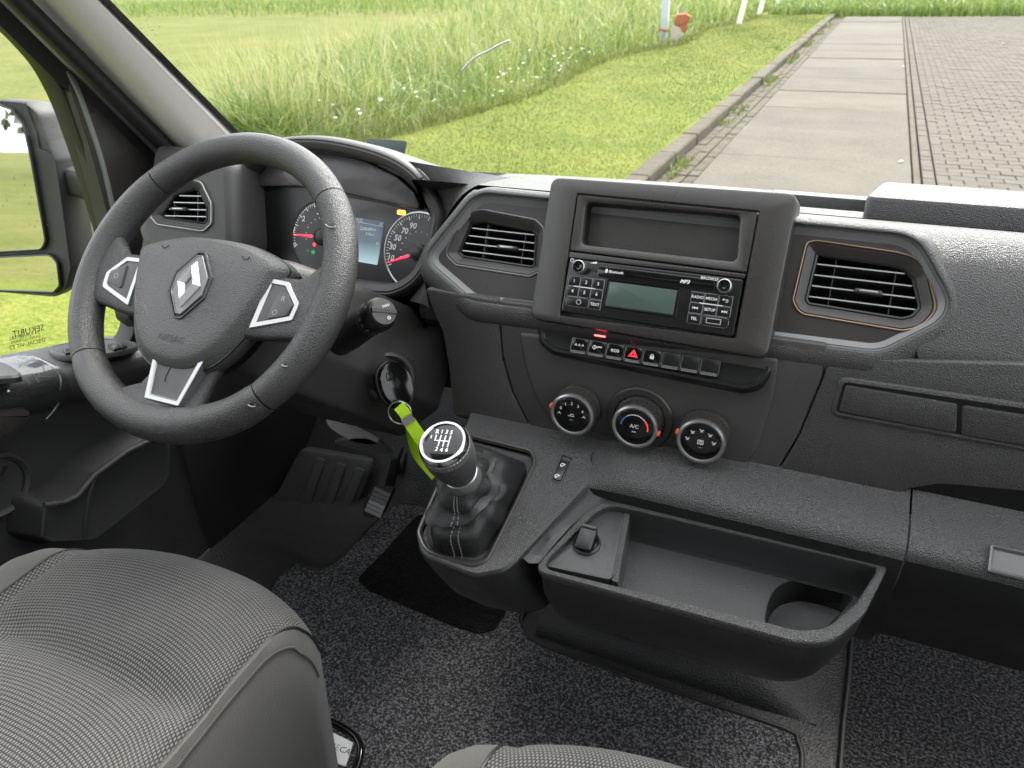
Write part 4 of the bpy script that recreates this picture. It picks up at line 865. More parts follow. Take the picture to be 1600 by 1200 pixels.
# diamond emblem in its recess
EM = WP.up(.0218); ez = -.014; sc2 = 1.0
rec = stack('emblem_recess', [(-.026, .012+ez), (-.004, .040+ez), (.004, .040+ez), (.026, .012+ez), (.026, -.012+ez), (.004, -.040+ez), (-.004, -.040+ez), (-.026, -.012+ez)], .003, EM, [(-.0035, -.004), (-.0018, .0010), (0, .0008), (.0012, -.0018), (.0022, -.002)], M['dark'], hub, cap1=False, seg=3)
stack('emblem_plate', [(-.0235, .011+ez), (-.004, .037+ez), (.004, .037+ez), (.0235, .011+ez), (.0235, -.011+ez), (.004, -.037+ez), (-.004, -.037+ez), (-.0235, -.011+ez)], .003, EM, [(0, -.003), (0, .0012), (.0006, .0022), (.0016, .0022), (.002, .0014), (.003, .0012)], M['trim'], hub, seg=3)
def diamond(x, y): return [EM.w(0, y+ez, .002), EM.w(x, ez, .002), EM.w(0, -y+ez, .002), EM.w(-x, ez, .002)]
O_, I_ = (.0170, .0285), (.0058, .0115); mid = (.0114, .0200); v = []; f = []
def dm(x, y, c): return [EM.w(0, y+ez, c), EM.w(x, ez, c), EM.w(0, -y+ez, c), EM.w(-x, ez, c)]
rg = [dm(*O_, .001), dm(*O_, .0022), dm(*mid, .0080), dm(*I_, .0030), dm(*I_, .0012)]; v, f = loft(rg)
emb = mk('diamond_emblem', v, f, M['badge'], hub, ang=5)
# a bright bevel bar joins the diamond on the right, as pressed in the badge
mk('emblem_gap', [EM.w(.0035, .0222+ez, .0066), EM.w(.0050, .0222+ez, .0062), EM.w(.0112, .003+ez, .0084), EM.w(.0102, .003+ez, .0088)], [(0, 1, 2, 3)], M['grey'], emb, smooth=False)
txt('airbag_lettering', 'AIRBAG', WP.up(.0192), .0, -.0800, .0115, M['black'], hub, .0012)
for s in (-1, 1): strip('horn_mark', [(s*.062-.005, .030), (s*.062-.003, .0275), (s*.062+.003, .0275), (s*.062+.005, .031)], .0008, WP.up(.0195), 0, .0008, M['black'], hub)
# nick in the rim and scuffs
for (x, y, sz) in ((518, 352, .0055), (394, 632, .0035), (446, 570, .003)):
    best = None
    for rs in [o for o in st.children if o.name.startswith('rim_section')]:
        try: p_, n_v = hit(rs, x, y)
        except Exception: continue
        if best is None or p_.length < best[0].length: best = (p_, n_v)
    if best is None: continue
    nf = Fr(best[0]+best[1]*.0007, WP.v, WP.u.cross(best[1]).cross(best[1])*-1); nf = Fr(best[0]+best[1]*.0007, best[1].cross(WP.u), WP.u-best[1]*WP.u.dot(best[1])); n_ = 11
    mk('rim_nick', [nf.w(sz*random.uniform(.45, 1)*math.cos(6.283*i/n_), sz*.6*random.uniform(.45, 1)*math.sin(6.283*i/n_)) for i in range(n_)], [tuple(range(n_))], M['black'], st, smooth=False)
    tube('rim_tear', [nf.w(sz*1.2*math.cos(t), -sz*.5*abs(math.sin(t))-.0004, .0006) for t in (3.3, 3.9, 4.5, 5.1, 5.8)], .0007, M['grey'], st, 6)

# ------------------------------------------------------------------ column, stalk, lock, key
col = thing('steering_column', 'grey plastic steering column shroud with ignition lock', 'steering column', WP.w(0, -.05, -.2))
def sec(hw, t, bt, c, r=.03, sh=0): return [WP.w(a+sh, b, c) for a, b in rp([(-hw, t), (-hw*1.02, bt*.4), (-hw*.7, bt), (hw*.7, bt), (hw*1.02, bt*.4), (hw, t)], r, 5)]
v, f = loft([sec(.05, .03, -.05, -.018), sec(.072, .05, -.075, -.022), sec(.085, .062, -.09, -.06), sec(.100, .072, -.088, -.13, r=.02, sh=.01), sec(.128, .080, -.088, -.22, r=.016, sh=.02), sec(.145, .085, -.088, -.34, r=.016, sh=.02)], True, True); shr = mk('shroud', v, f, M['dashf'], col, ang=40)
# stalk: starts inside the shroud, points to the right with a ring and a turning cap
def P(x, y, yy): return at(x, y, 'y', yy)
s0, s1 = P(545, 520, .70), P(598, 488, .665)
d = (s1-s0).normalized(); LFs = Fr(s0, V((0, 0, 1)), d.cross(V((0, 0, 1))).normalized()); n_ = d
def axis_fr(o, n): u = n.cross(V((0, 0, 1))).normalized()*-1; v = n.cross(u); return Fr(o, v, u)
AF = axis_fr(s0, d)
if AF.n.dot(d) < 0: AF = Fr(s0, AF.v, -AF.u)
stk = thing('wiper_stalk', 'black wiper stalk with round turning end right of the wheel', 'stalk', s0); L_ = (s1-s0).length
lathe('stalk_arm', AF, [(.022, -.05), (.022, .0), (.019, L_*.5), (.0185, L_*.66), (.0195, L_*.67)], M['black'], stk, 28, cap=False)
rg_ = lathe('turning_ring', AF, [(.0195, L_*.67), (.0200, L_*.70), (.0200, L_*.92), (.0185, L_*.97), (.0168, L_*.985)], M['radio'], stk, 28, cap=False)
ec = lathe('end_cap', AF, [(.0168, L_*.985), (.0165, L_*1.01), (.015, L_*1.035), (.0002, L_*1.045)], M['trim3'] if 'trim3' in M else M['panel'], stk, 28)
EF = AF.up(L_*1.047); strip('cap_bar', [(-.014, .006), (.014, -.005)], .004, EF, -.004, .001, M['black'], ec); txt('lettering', 'o', EF, 0.002, -.008, .009, M['white'], ec, .0006); txt('lettering', 'ooo', EF, .004, .006, .006, M['white'], ec, .0006)
for i in range(6):
    t = R_(150+22*i); p0 = s0+d*L_*.8+(AF.u*math.cos(t)+AF.v*math.sin(t))*.0203
    q = Fr(p0, d, AF.n.cross(AF.u*math.cos(t)+AF.v*math.sin(t))); txt('lettering', '0' if i % 2 else 'o', q if q.n.dot(AF.u*math.cos(t)+AF.v*math.sin(t)) > 0 else Fr(p0, d, -q.u), 0, 0, .007, M['white'], rg_, .0004)
# lock
k0, kn = hit(shr, 608, 590); kn = (kn*.6+V((.30, -.80, .40)).normalized()).normalized(); KF = axis_fr(k0, kn)
if KF.n.dot(kn) < 0: KF = Fr(k0, KF.v, -KF.u)
lathe('lock_surround', KF, [(.040, -.05), (.038, -.006), (.034, .002), (.030, .004), (.027, .001), (.025, -.012)], M['dashf'], col, 36, cap=True)
key = thing('ignition_key', 'black van key with silver emblem in the ignition lock', 'key', k0)
kh = [(-.017, .016), (-.004, .024), (.010, .020), (.020, .004), (.022, -.014), (.012, -.028), (-.004, -.028), (-.016, -.014), (-.020, .002)]
kh = [(x*1.2, y*1.2) for x, y in kh]
KK = Fr(KF.w(.002, -.006, .034), KF.v, (KF.u*0.8-KF.n*0.35).normalized())
kh = sm(kh, 4)
stack('key_head', kh, None, KK, [(.002, -.012), (0, -.010), (0, .005), (.002, .008), (.006, .009)], M['gloss'], key, cap0=True); lathe('key_blade', KF, [(.006, -.02), (.006, .03)], M['steel'], key, 10)
stack('key_edge', kh, None, KK, [(-.0004, -.003), (-.001, -.002), (-.001, .001), (-.0004, .002)], M['trim'], key, cap1=False)
mk('key_emblem', [KK.w(0, .008, .0098), KK.w(.005, 0, .0098), KK.w(0, -.008, .0098), KK.w(-.005, 0, .0098)], [(0, 1, 2, 3)], M['chrome'], key, smooth=False); slab('key_button', rect(-.010, .010, .009, .011), .003, KK, .006, .0105, M['radio'], key, .001)
KY = k0.y-.045
rc = P(625, 645, KY); ringo = thing('key_ring', 'silver split ring with lime green strap hanging from key', 'key ring', rc)
RF = Fr(rc, V((0, .2, 1)), V((.95, .3, 0))); pts = [RF.w(.0155*math.cos(t), .0155*math.sin(t)) for t in [2*math.pi*i/36 for i in range(36)]]; tube('ring', pts, .0011, M['steel'], ringo, 8, closed=True)
# strap: flat webbing loop falling behind the knob
def ribbon(name, pts, wd, side, th, m, parent, n=6):
    Q = [V(p) for p in sm(pts, n, False)]; N = len(Q); side = V(side).normalized(); rings = []
    for i in range(N):
        t = (Q[min(N-1, i+1)]-Q[max(0, i-1)]).normalized(); s = (side-t*side.dot(t)).normalized(); nn = t.cross(s); rings.append([Q[i]+s*wd/2+nn*th/2, Q[i]-s*wd/2+nn*th/2, Q[i]-s*wd/2-nn*th/2, Q[i]+s*wd/2-nn*th/2])
    v, f = loft(rings, True, True); return mk(name, v, f, m, parent, ang=40)
sd_ = CR*.8+CU*.5
ribbon('strap_loop', [P(623, 634, KY-.003), P(632, 645, KY-.005), P(637, 655, KY-.005)], .015, sd_, .003, M['strap'], ringo)
ribbon('crimp', [P(634, 651, KY-.007), P(641, 661, KY-.007)], .0155, sd_, .005, M['steel'], ringo, 2)
s1_ = ribbon('strap', [P(639, 658, KY-.005), P(652, 677, KY-.008), P(668, 700, KY-.008), P(690, 735, KY-.005)], .0165, CR*.85+CU*.45, .0018, M['strap'], ringo)
ribbon('strap', [P(641, 664, KY), P(645, 690, KY+.008), P(655, 715, KY+.012), P(680, 745, KY+.01)], .013, CR*.9+CF*.4, .0018, M['strap'], ringo)
SF_ = Fr(P(658, 680, KY-.01), -CR*.35+CU*.8, CR*.8+CU*.4)
# knee panel under the column with two pale finger slots
kn_ = []
for x in (-.985, -.9, -.8, -.7, -.6, -.52, -.47, -.44): kn_.append([(x, .93, -.40), (x, .90+.0*x, -.44), (x, .885, -.50), (x, .885, -.545), (x, .90, -.57), (x, .96, -.60), (x, 1.1, -.62)])
grid('knee_panel', kn_, M['dark'], dash, 30)
KP = lean((-.6, .883, -.52), 0)
for q in ([(515, 652), (560, 672), (592, 690), (560, 690), (520, 668)], [(583, 658), (640, 660), (630, 670), (600, 668)], [(525, 690), (575, 682), (610, 705), (585, 706)]):
    stack('finger_slot', sm(KP.px(q), 4), None, KP, [(-.002, -.004), (0, .004), (.001, .005)], M['seal2'] if q[0][0] != 525 else M['trim'], dash)

# flank between the instrument hood and the vent frame
A_ = [HF.w(*HF.ab(x, y, -.012), -.012) for x, y in ((628, 250), (655, 264), (677, 290), (691, 330), (689, 365), (676, 405), (662, 440), (640, 470))]
B_ = [FP.w(*FP.ab(x, y, -.045), -.045) for x, y in ((800, 278), (752, 287), (722, 305), (700, 335), (682, 372), (668, 405), (664, 440), (672, 485))]
cols = []
for k in range(7):
    t = k/6; cols.append([p.lerp(q, t)+V((0, .012*math.sin(math.pi*t), -.004*math.sin(math.pi*t))) for p, q in zip(A_, B_)])
grid('hood_flank', [sm(c, 3, False) for c in cols], M['dash'], dash, 60)
# ================================================================== CONSOLE, GEAR LEVER, TRAY
CP = Fr((-.34, .62, -.525), (0, .942, .336))
con = thing('centre_console', 'grained grey gear console with deep open tray below dash', 'console', (-.2, .62, -.62))
GA = CP.px([(720, 676), (652, 832), (664, 862), (740, 886), (762, 876), (838, 722), (832, 704)]); GR = [.008, .02, .03, .025, .02, .02, .014]
TOPC = CP.px([(700, 655), (649, 830), (656, 868), (742, 902), (790, 892), (808, 876), (937, 737)])+[(.115, .085), (.15, .122), (-.06, .122)]; TOPC[0] = (-.055, .10); TR_ = [.004, .02, .03, .03, .02, .02, .02, .02, .004, .004]
inn = rp(GA, GR, 8, -.001); out = rp(TOPC, TR_, 8, .004)
holed('top_plate', out, [inn], CP, 0, M['cons'], con)
_lo = CP.up(-.095); _bt = [_lo.ab(x, y) for x, y in ((668, 840), (680, 890), (710, 925), (760, 948), (812, 958), (856, 952), (905, 850), (960, 740))]+[(.17, .12), (-.05, .12)]
_t = resamp(rp(TOPC, TR_, 8, 0), 140); _b = resamp(rp(_bt, .03, 8, 0), 140); _j = min(range(140), key=lambda k: (V(_b[k])-V(_t[0])).length); _b = _b[_j:]+_b[:_j]
_mx = lambda k, c: [CP.w(p[0]+(q[0]-p[0])*k, p[1]+(q[1]-p[1])*k, c) for p, q in zip(_t, _b)]
_in = [CP.w(a_, b_, 0) for a_, b_ in offs(_t, .004)]
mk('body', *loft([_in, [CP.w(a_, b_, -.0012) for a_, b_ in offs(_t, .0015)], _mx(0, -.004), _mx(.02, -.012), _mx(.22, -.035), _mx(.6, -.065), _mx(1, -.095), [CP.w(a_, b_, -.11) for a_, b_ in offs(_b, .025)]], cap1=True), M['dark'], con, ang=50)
gt = thing('gear_lever', 'six speed gear lever with leather boot and silver ringed knob', 'gear lever', CP.w(0, 0, 0))
fr_ = stack('boot_frame', GA, GR, CP, [(-.0012, -.004), (-.0012, .0012), (.0, .0022), (.002, .0016), (.004, -.0015)], M['panel'], gt, cap1=False, seg=8)
# leather boot: rounded base rising to the neck, with folds
kt = P_ = at(690, 688, 'z', -.402); base = CP.w(.0, .0, -.008); bc = at(748, 790, 'z', -.528); axis = (kt-bc); AXL = axis.length; axn = axis.normalized()
neck = bc+axn*(AXL-.075)
GF = axis_fr(bc, axn)
if GF.n.dot(axn) < 0: GF = Fr(bc, GF.v, -GF.u)
bo = resamp(rp(GA, GR, 8, .003), 96); bo3 = [CP.w(a, b, -.003) for a, b in bo]
def angof(p): q = p-bc; return math.atan2(q.dot(GF.v), q.dot(GF.u))
rings = []; NR = 34
for i in range(NR+1):
    s = i/NR; ring = []
    for p in bo3:
        t = angof(p); tgt = neck+(GF.u*math.cos(t)+GF.v*math.sin(t))*.0185
        bul = math.sin(math.pi*min(1, s*1.15))
        e = s**.88; q = p.lerp(tgt, e); r = q-(bc+axn*((q-bc).dot(axn)))
        rr = r.length; rd = r.normalized()
        tri = lambda x_: abs((x_ % 1)*2-1)
        fold = .014*(tri(5*t/6.2832+.8*s+.2)-.5)*bul*(.65+.35*math.sin(2*t+.7)) + .004*math.sin(3*t+1.2)*bul + .002*math.sin(math.pi*s)
        d0 = s-.46-.07*math.sin(t+1.0)-.03*math.sin(3*t); d1 = s-.68-.05*math.sin(2*t+.5)
        pinch = -.013*math.exp(-(d0/.07)**2) + .008*math.exp(-((d0-.13)/.06)**2) - .005*math.exp(-(d1/.05)**2)
        q = q+rd*(fold+pinch*bul)+axn*(-.016*math.exp(-((s-.14)/.11)**2)+.004*math.sin(4*t+7*s)*bul+.006*(tri(3*t/6.2832+.4)-.5)*bul)
        ring.append(q)
    rings.append(ring)
rings = [[p+CP.n*-.01 for p in bo3]]+rings
v, f = loft(rings); boot = mk('leather_boot', v, f, M['leather'], gt, ang=45)
# twin seam down the front of the boot
j0 = min(range(96), key=lambda j: (bo3[j]-CP.w(*CP.ab(702, 868))).length)
for dj in (0, 2):
    pts = [rings[i][(j0+dj) % 96]+(rings[i][(j0+dj) % 96]-bc).normalized()*.0004 for i in range(3, NR)]
    for k in range(0, len(pts)-1, 1): tube('stitch', [pts[k].lerp(pts[k+1], .15), pts[k].lerp(pts[k+1], .75)], .0005, M['grey'], boot, 5)
NF = GF.up(AXL-.078)
lathe('neck_ring', NF, [(.0190, -.004), (.0205, .0), (.0205, .006), (.0185, .012), (.0170, .013)], M['satin'], gt, 36, cap=False)
lathe('knob_grip', NF, [(.0170, .012), (.0195, .018), (.0235, .032), (.0262, .046), (.0268, .056), (.0262, .060)], M['knobs'], gt, 40, cap=False)
seg = 90; rr = []
for c, r in ((.060, .0262), (.0615, .0266), (.068, .0264), (.069, .0258)): rr.append([NF.w((r+(.0003 if i % 2 else -.0003))*math.cos(2*math.pi*i/seg), (r+(.0003 if i % 2 else -.0003))*math.sin(2*math.pi*i/seg), c) for i in range(seg)])
v, f = loft(rr); mk('knurled_ring', v, f, M['satin'], gt, ang=12)
lathe('chrome_ring', NF, [(.0258, .069), (.0255, .0725), (.0235, .0755), (.0212, .0758), (.0203, .0745)], M['chrome'], gt, 40, cap=False)
kf_ = lathe('knob_face', NF, [(.0203, .0745), (.017, .0756), (.009, .0764), (.0002, .0767)], M['gloss'], gt, 36)
NT = NF.up(.0772)
# turn the print so that it reads upright for the driver's side of the cab
r0, r1 = NF.ab(676, 676, .076), NF.ab(704, 678, .076); pr = math.atan2(r1[1]-r0[1], r1[0]-r0[0]); pu = NF.u*math.cos(pr)+NF.v*math.sin(pr); PT = Fr(NT.o, -NF.u*math.sin(pr)+NF.v*math.cos(pr), pu)
for i in range(4):
    x = -.0075+.005*i; strip('gate_line', [(x, -.0062 if i else 0), (x, .0066)], .0009, PT, -.002, 0, M['white'], kf_)
strip('gate_line', [(-.0075, 0), (.0075, 0)], .0009, PT, -.002, 0, M['white'], kf_)
for s, x, y in (('R', -.0075, .0098), ('1', -.0025, .0102), ('3', .0025, .0102), ('5', .0075, .0098), ('2', -.0028, -.0098), ('4', .0025, -.0102), ('6', .0078, -.0098)): txt('lettering', s, PT, x, y, .0062, M['white'], kf_, .0001, bold=.02)
strip('reverse_mark', [(-.0125, .002), (-.0125, .0055)], .0007, PT, -.002, 0, M['white'], kf_)
# rocker switch on the console
sq = [(879, 712), (862, 752), (877, 756), (893, 716)]
swk = thing('rocker_switch', 'small black rocker switch with white symbols beside gear boot', 'switch', CP.w(*CP.ab(878, 734)))
stack('frame', CP.px(sq), .001, CP, [(-.0006, -.004), (-.0004, .0008), (.0004, .001), (.0008, -.0015)], M['black'], swk, seg=2, cap1=True)
rk = slab('rocker', offs(ccw(CP.px([(877, 719), (864, 750), (876, 753), (890, 722)])), .0004), .0008, CP, -.004, .002, M['radio'], swk, .0008, 2)
for (x, y) in ((879, 727), (870, 744)):
    a, b = CP.ab(x, y, .002); strip('icon', [(a+.0024*math.cos(t), b+.0024*math.sin(t)) for t in [i*.7 for i in range(8)]], .0008, CP, .0018, .0024, M['white'], rk); strip('icon', [(a-.001, b-.002), (a+.003, b+.0022)], .0008, CP, .0018, .0024, M['white'], rk)
# scoop wall left of the tray
TP = Fr((-.08, .61, -.538), (0, .9755, .22))
w0 = [CP.w(*CP.ab(*q)) for q in ((813, 872), (850, 832), (900, 778), (937, 738), (962, 733))]; w1 = [TP.w(*TP.ab(*q)) for q in ((842, 880), (868, 848), (908, 806), (942, 783), (985, 790))]
rows = [[p+V((-.002, 0, -.003)) for p in w0], [p.lerp(q, .12)+V((.001, 0, .0005)) for p, q in zip(w0, w1)], [p.lerp(q, .5)+V((-.001, 0, -.004)) for p, q in zip(w0, w1)], w1, [p+V((.002, 0, -.01)) for p in w1]]
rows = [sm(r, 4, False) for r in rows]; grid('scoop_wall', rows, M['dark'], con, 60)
# tray: lip, walls, floor, hanging bin
LIPI = TP.px([(842, 886), (944, 786), (1374, 886), (1338, 942), (1290, 982), (1245, 984)]); LR = [.012, .03, .004, .03, .035, .03]
LIPO = TP.px([(830, 890), (936, 776), (1390, 882), (1352, 958), (1300, 1004), (1243, 1003)]); LRO = [.012, .03, .004, .03, .04, .035]
def rr2(p, r, ins): 
    r = r[::-1] if area2([tuple(q) for q in p]) < 0 else r
    return resamp(rp(ccw(p), r, 8, ins), 120)
oo, ii = rr2(LIPO, LRO, 0), rr2(LIPI, LR, 0)
def align(ref, p):
    j = min(range(len(p)), key=lambda k: (V(p[k])-V(ref[0])).length); return p[j:]+p[:j]
ii = align(oo, ii)
lip_in = [(a, b) for a, b in ii]
def inw(p, d): 
    c = V((sum(x for x, _ in p)/len(p), sum(y for _, y in p)/len(p))); return [(q[0]+(c.x-q[0])*d, q[1]+(c.y-q[1])*d) for q in p]
R3 = [[TP.w(a, b, -.012) for a, b in inw(oo, .012)], [TP.w(a, b, -.005) for a, b in oo], [TP.w(a, b, -.0012) for a, b in inw(oo, .004)], [TP.w(a, b, 0) for a, b in inw(oo, .02)], [TP.w(a, b, -.0004) for a, b in inw(ii, -.01)], [TP.w(a, b, -.0018) for a, b in ii]]
v, f = loft(R3); mk('tray_lip', v, f, M['cons'], con, ang=50)
# cavity with a real cup well: walls, then a floor with a hole
fl = [(a, b) for a, b in offs(ccw(lip_in), .004)]; FLC = -.047
v, f = loft([[TP.w(a, b, -.0018) for a, b in align(fl, ccw(lip_in))], [TP.w(a, b, -.018) for a, b in offs(fl, -.002)], [TP.w(a, b, FLC+.004) for a, b in fl], [TP.w(a, b, FLC) for a, b in offs(fl, .003)]]); mk('tray_walls', v, f, M['trayp'], con, ang=50)
cup = TP.up(FLC).px([(1203, 985), (1198, 950), (1212, 921), (1238, 908), (1275, 908), (1330, 928), (1310, 965), (1282, 1005)])
fo = offs(fl, .003); cu_ = offs(ccw(cup), 0)
cxm = max(p[0] for p in fo); 
cup = [(min(a, cxm-.006), b) for a, b in cup]; bym = min(p[1] for p in fo); cup = [(a, max(b, bym+.006)) for a, b in cup]
cu_ = sm(ccw(cup), 4)
holed('tray_floor', fo, [cu_], TP, FLC, M['trayp'], con)
v, f = loft([[TP.w(a, b, FLC+.0004) for a, b in offs(cu_, -.0012)], [TP.w(a, b, FLC+.0008) for a, b in cu_], [TP.w(a, b, FLC-.004) for a, b in offs(cu_, .001)], [TP.w(a, b, FLC-.035) for a, b in offs(cu_, .003)], [TP.w(a, b, FLC-.0355) for a, b in offs(cu_, .006)], [TP.w(a, b, FLC-.038) for a, b in offs(cu_, .009)]], cap1=True); mk('cup_well', v, f, M['trayp'], con, ang=50)
# left shelf in the tray with a covered power socket
sh = TP.up(-.008); SHL = sh.px([(845, 884), (946, 789), (978, 797), (957, 908)])
slab('socket_shelf', offs(ccw(SHL), .001), [.006, .02, .004, .004], TP, -.05, -.008, M['trayp'], con, .001)
stack('shelf_rib', sh.px([(975, 796), (985, 800), (966, 910), (955, 907)]), .001, TP, [(.0, -.05), (.0004, -.0085), (.0012, -.008)], M['cons'], con)
so = thing('socket_cover', 'black hinged power socket cover in the tray corner', 'socket', sh.w(*sh.ab(912, 855)))
SQ = sh.px([(903, 834), (899, 868), (917, 875), (930, 858), (932, 838), (918, 828)])
ca_, cb_ = (sum(p[i] for p in SQ)/6 for i in (0, 1)); lathe('socket_ring', sh, [(.0155, -.002), (.0155, .002), (.0135, .0035), (.012, .002)], M['dark'], so, 32, ca_, cb_, cap=False)
cvf = Fr(sh.w(ca_, cb_, .006), sh.v+sh.n*.25, sh.u); slab('cover', rect(0, 0, .019, .026), .004, cvf, -.004, .006, M['black'], so, .002); slab('cover_hinge', rect(0, .0135, .016, .004), .001, cvf, -.004, .0075, M['panel'], so, .001)
# hanging bin under the lip
binr = [[TP.w(a, b, -.010) for a, b in inw(oo, .015)]]
for k, (d, dz, dy) in enumerate(((.03, -.035, 0.002), (.08, -.07, .01), (.13, -.10, .025), (.19, -.118, .035), (.26, -.124, .04))): binr.append([TP.w(a, b+dy, 0)+V((0, 0, dz)) for a, b in inw(oo, d)])
v, f = loft(binr, cap1=True); mk('shaded_tray_bin', v, f, M['dark'], con, ang=60)  # bin darker than the lip: its shade is put into the colour
box('console_stem', (-.36, .98, -.98), (.02, 1.2, -.55), M['dark'], con, .02)

# ================================================================== FLOOR
FZ = -.985
flo = grid('cab_floor', [[(x, y, FZ + (0 if y < 1.06 else (y-1.06)*.9)) for x in (-1.04, -.8, -.5, -.2, .1, .4, .72)] for y in (-.5, 0, .3, .6, .9, 1.06, 1.2, 1.4)], M['floor']); tag(flo, 'pebbled black rubber cab floor', 'floor', kind='structure')
fw = grid('firewall', [[(x, 1.30, z) for x in (-1.04, -.5, 0, .72)] for z in (-.85, -.7, -.5, -.36)], M['black'], dash)
box('cab_underside', (-1.06, -.5, -1.2), (.74, 1.35, -1.0), M['black'], None, .01); bpy.data.objects['cab_underside']['kind'] = 'structure'; tag(bpy.data.objects['cab_underside'], 'black underside below the cab floor', 'floor')
mt = thing('floor_mat', 'speckled grey carpet floor mat with dark bound edge', 'floor mat', (-.5, .6, FZ))
ZF = Fr((0, 0, FZ), (0, 1, 0))
e1 = ZF.px([(424, 914), (447, 892), (462, 878), (480, 884), (500, 889), (526, 874), (568, 832), (612, 790), (649, 787), (700, 800)], .006)
e2 = ZF.px([(822, 955), (826, 985), (850, 1007), (1050, 1078), (1225, 1136), (1250, 1160), (1256, 1210)], .006)
MO = e1+[(-.36, 1.02)]+e2+[(.08, .55), (.07, .35), (-.15, .3), (-.42, .3), (-.45, .45), (-.75, .5)]
MO = [tuple(p) for p in MO]; MO = sm(MO, 3)
stack('carpet', MO, None, ZF, [(0, .001), (.001, .006), (.005, .0075), (.0065, .007)], M['carpet'], mt)
bnd = [ZF.w(a, b, .006) for a, b in offs(ccw(MO), .003)]
tube('edge_binding', bnd, .0042, M['rubber'], mt, 8, closed=True)
HP = ZF.px([(557, 905), (600, 862), (650, 806), (720, 800), (800, 900), (788, 962), (772, 985), (745, 990), (700, 975), (575, 922)], .008)
slab('heel_pad', HP, [.02, .02, .01, .01, .01, .02, .015, .015, .02, .02], ZF, .005, .0095, M['heel'], mt, .0015)
for q in ([(614, 868), (628, 925)], [(662, 878), (684, 945)], [(735, 938), (748, 965)]): strip('heel_pad_rib', ZF.px(q, .01), .004, ZF, .009, .0115, M['heel'], mt)
# rubber tunnel swelling under the bin
tu = []
for i in range(30):
    s = i/29*1.16; hk = min(1, max(0, (1.14-s)/.2)); row = []
    for x, y in [(-.40+.47*s, None)]:
        f0 = ZF.ab(838+(1215-838)*s, 990+(1112-990)*s, .0); 
        row = [V((f0[0], f0[1]-.004, FZ)), V((f0[0], f0[1], FZ+.012*hk)), V((f0[0]+.002, f0[1]+.012, FZ+.024*hk)), V((f0[0]+.003, f0[1]+.03, FZ+.03*hk)), V((f0[0]+.004, f0[1]+.08, FZ+.032*hk)), V((f0[0]+.004, f0[1]+.2, FZ+.034*hk)), V((f0[0]+.004, f0[1]+.4, FZ+.03*hk))]
    tu.append(row)
grid('floor_hump', tu, M['floor'], flo, 60)
fr2 = ZF.px([(1332, 985), (1326, 1060), (1318, 1130), (1312, 1210)], .008)
PM = thing('passenger_mat', 'dark carpet mat in the passenger footwell right of the tray', 'floor mat', (.4, .8, FZ))
PO = [tuple(p) for p in fr2]+[(.12, .4), (.7, .4), (.7, 1.1), (.15, 1.1)]
stack('carpet', PO, .01, ZF, [(0, .001), (.001, .006), (.004, .008)], M['carpet2'], PM); tube('edge_binding', [ZF.w(a, b, .007) for a, b in ccw(PO)], .004, M['rubber'], PM, 8, closed=True)
grid('kick_panel', [[(-1.035, y, z) for y in (.80, .95, 1.1, 1.3)] for z in (-.36, -.5, -.7, -.99)], M['dark'], flo)
grid('toe_board', [[(x, 1.28, z) for x in (-1.04, -.5, 0, .72)] for z in (-1.0, -.8, -.6, -.36)], M['black'], flo)
# brake pedal
bp0 = at(590, 785, 'y', .98); PF = Fr(bp0, (0, .55, .83), (.97, .1, 0)); ped = thing('brake_pedal', 'ribbed worn brake pedal in the dark footwell, lower ribs coloured as lit', 'pedal', bp0)
q = PF.px([(585, 762), (613, 760), (612, 772), (594, 806), (570, 808), (566, 795), (572, 778)])
slab('pad', sm(q, 3), None, PF, -.012, 0, M['rubber'], ped, .002) if False else stack('pad', sm(q, 3), None, PF, [(.002, -.014), (0, -.01), (0, -.002), (.001, 0)], M['rubber'], ped, cap0=True)
p0, p1 = V(PF.ab(600, 765)), V(PF.ab(582, 806))
for k in range(6):
    c = p0.lerp(p1, (k+.6)/6.4); strip('pad_rib', [(c.x-.018, c.y+.004), (c.x+.018, c.y-.004)], .0075, PF, -.002, .004, M['satin'] if k > 2 else M['trim'], ped)  # lower ribs in brighter silver: the light falling there is coloured in
tube('arm', [bp0+V((0, .03, -.01)), bp0+V((.012, .06, .06)), at(622, 735, 'y', 1.1), at(635, 700, 'y', 1.16)], .010, M['black'], ped, 8)
# foot rest with raised ribs
fc_ = at(500, 800, 'y', 1.0); RFr = Fr(fc_, (0, .42, .9), (.93, .36, 0)); fr3 = thing('footrest', 'dark moulded footrest with raised ribs left of the pedal', 'footrest', fc_)
slab('plate', RFr.px([(470, 700), (385, 860), (470, 880), (508, 888), (525, 870), (585, 720)]), [.02, .03, .01, .02, .02, .02], RFr, -.03, 0, M['rest'], fr3, .006)
for (x0, y0, x1, y1) in ((532, 730, 500, 825), (562, 738, 522, 832), (500, 722, 468, 815)):
    p, q = V(RFr.ab(x0, y0)), V(RFr.ab(x1, y1)); d = (q-p).normalized(); nn = V((-d.y, d.x))*.012
    slab('rib', [tuple(p+nn-d*.01), tuple(p-nn-d*.01), tuple(q-nn), tuple(q+nn)], .012, RFr, -.002, .007, M['rest'], fr3, .004)
lathe('wheel_arch_cover', Fr(at(440, 860, 'y', .93), (0, .5, .85), (.8, .5, 0)), [(.07, -.05), (.07, -.01), (.062, .0), (.0005, .002)], M['doorp'], fr3, 36)

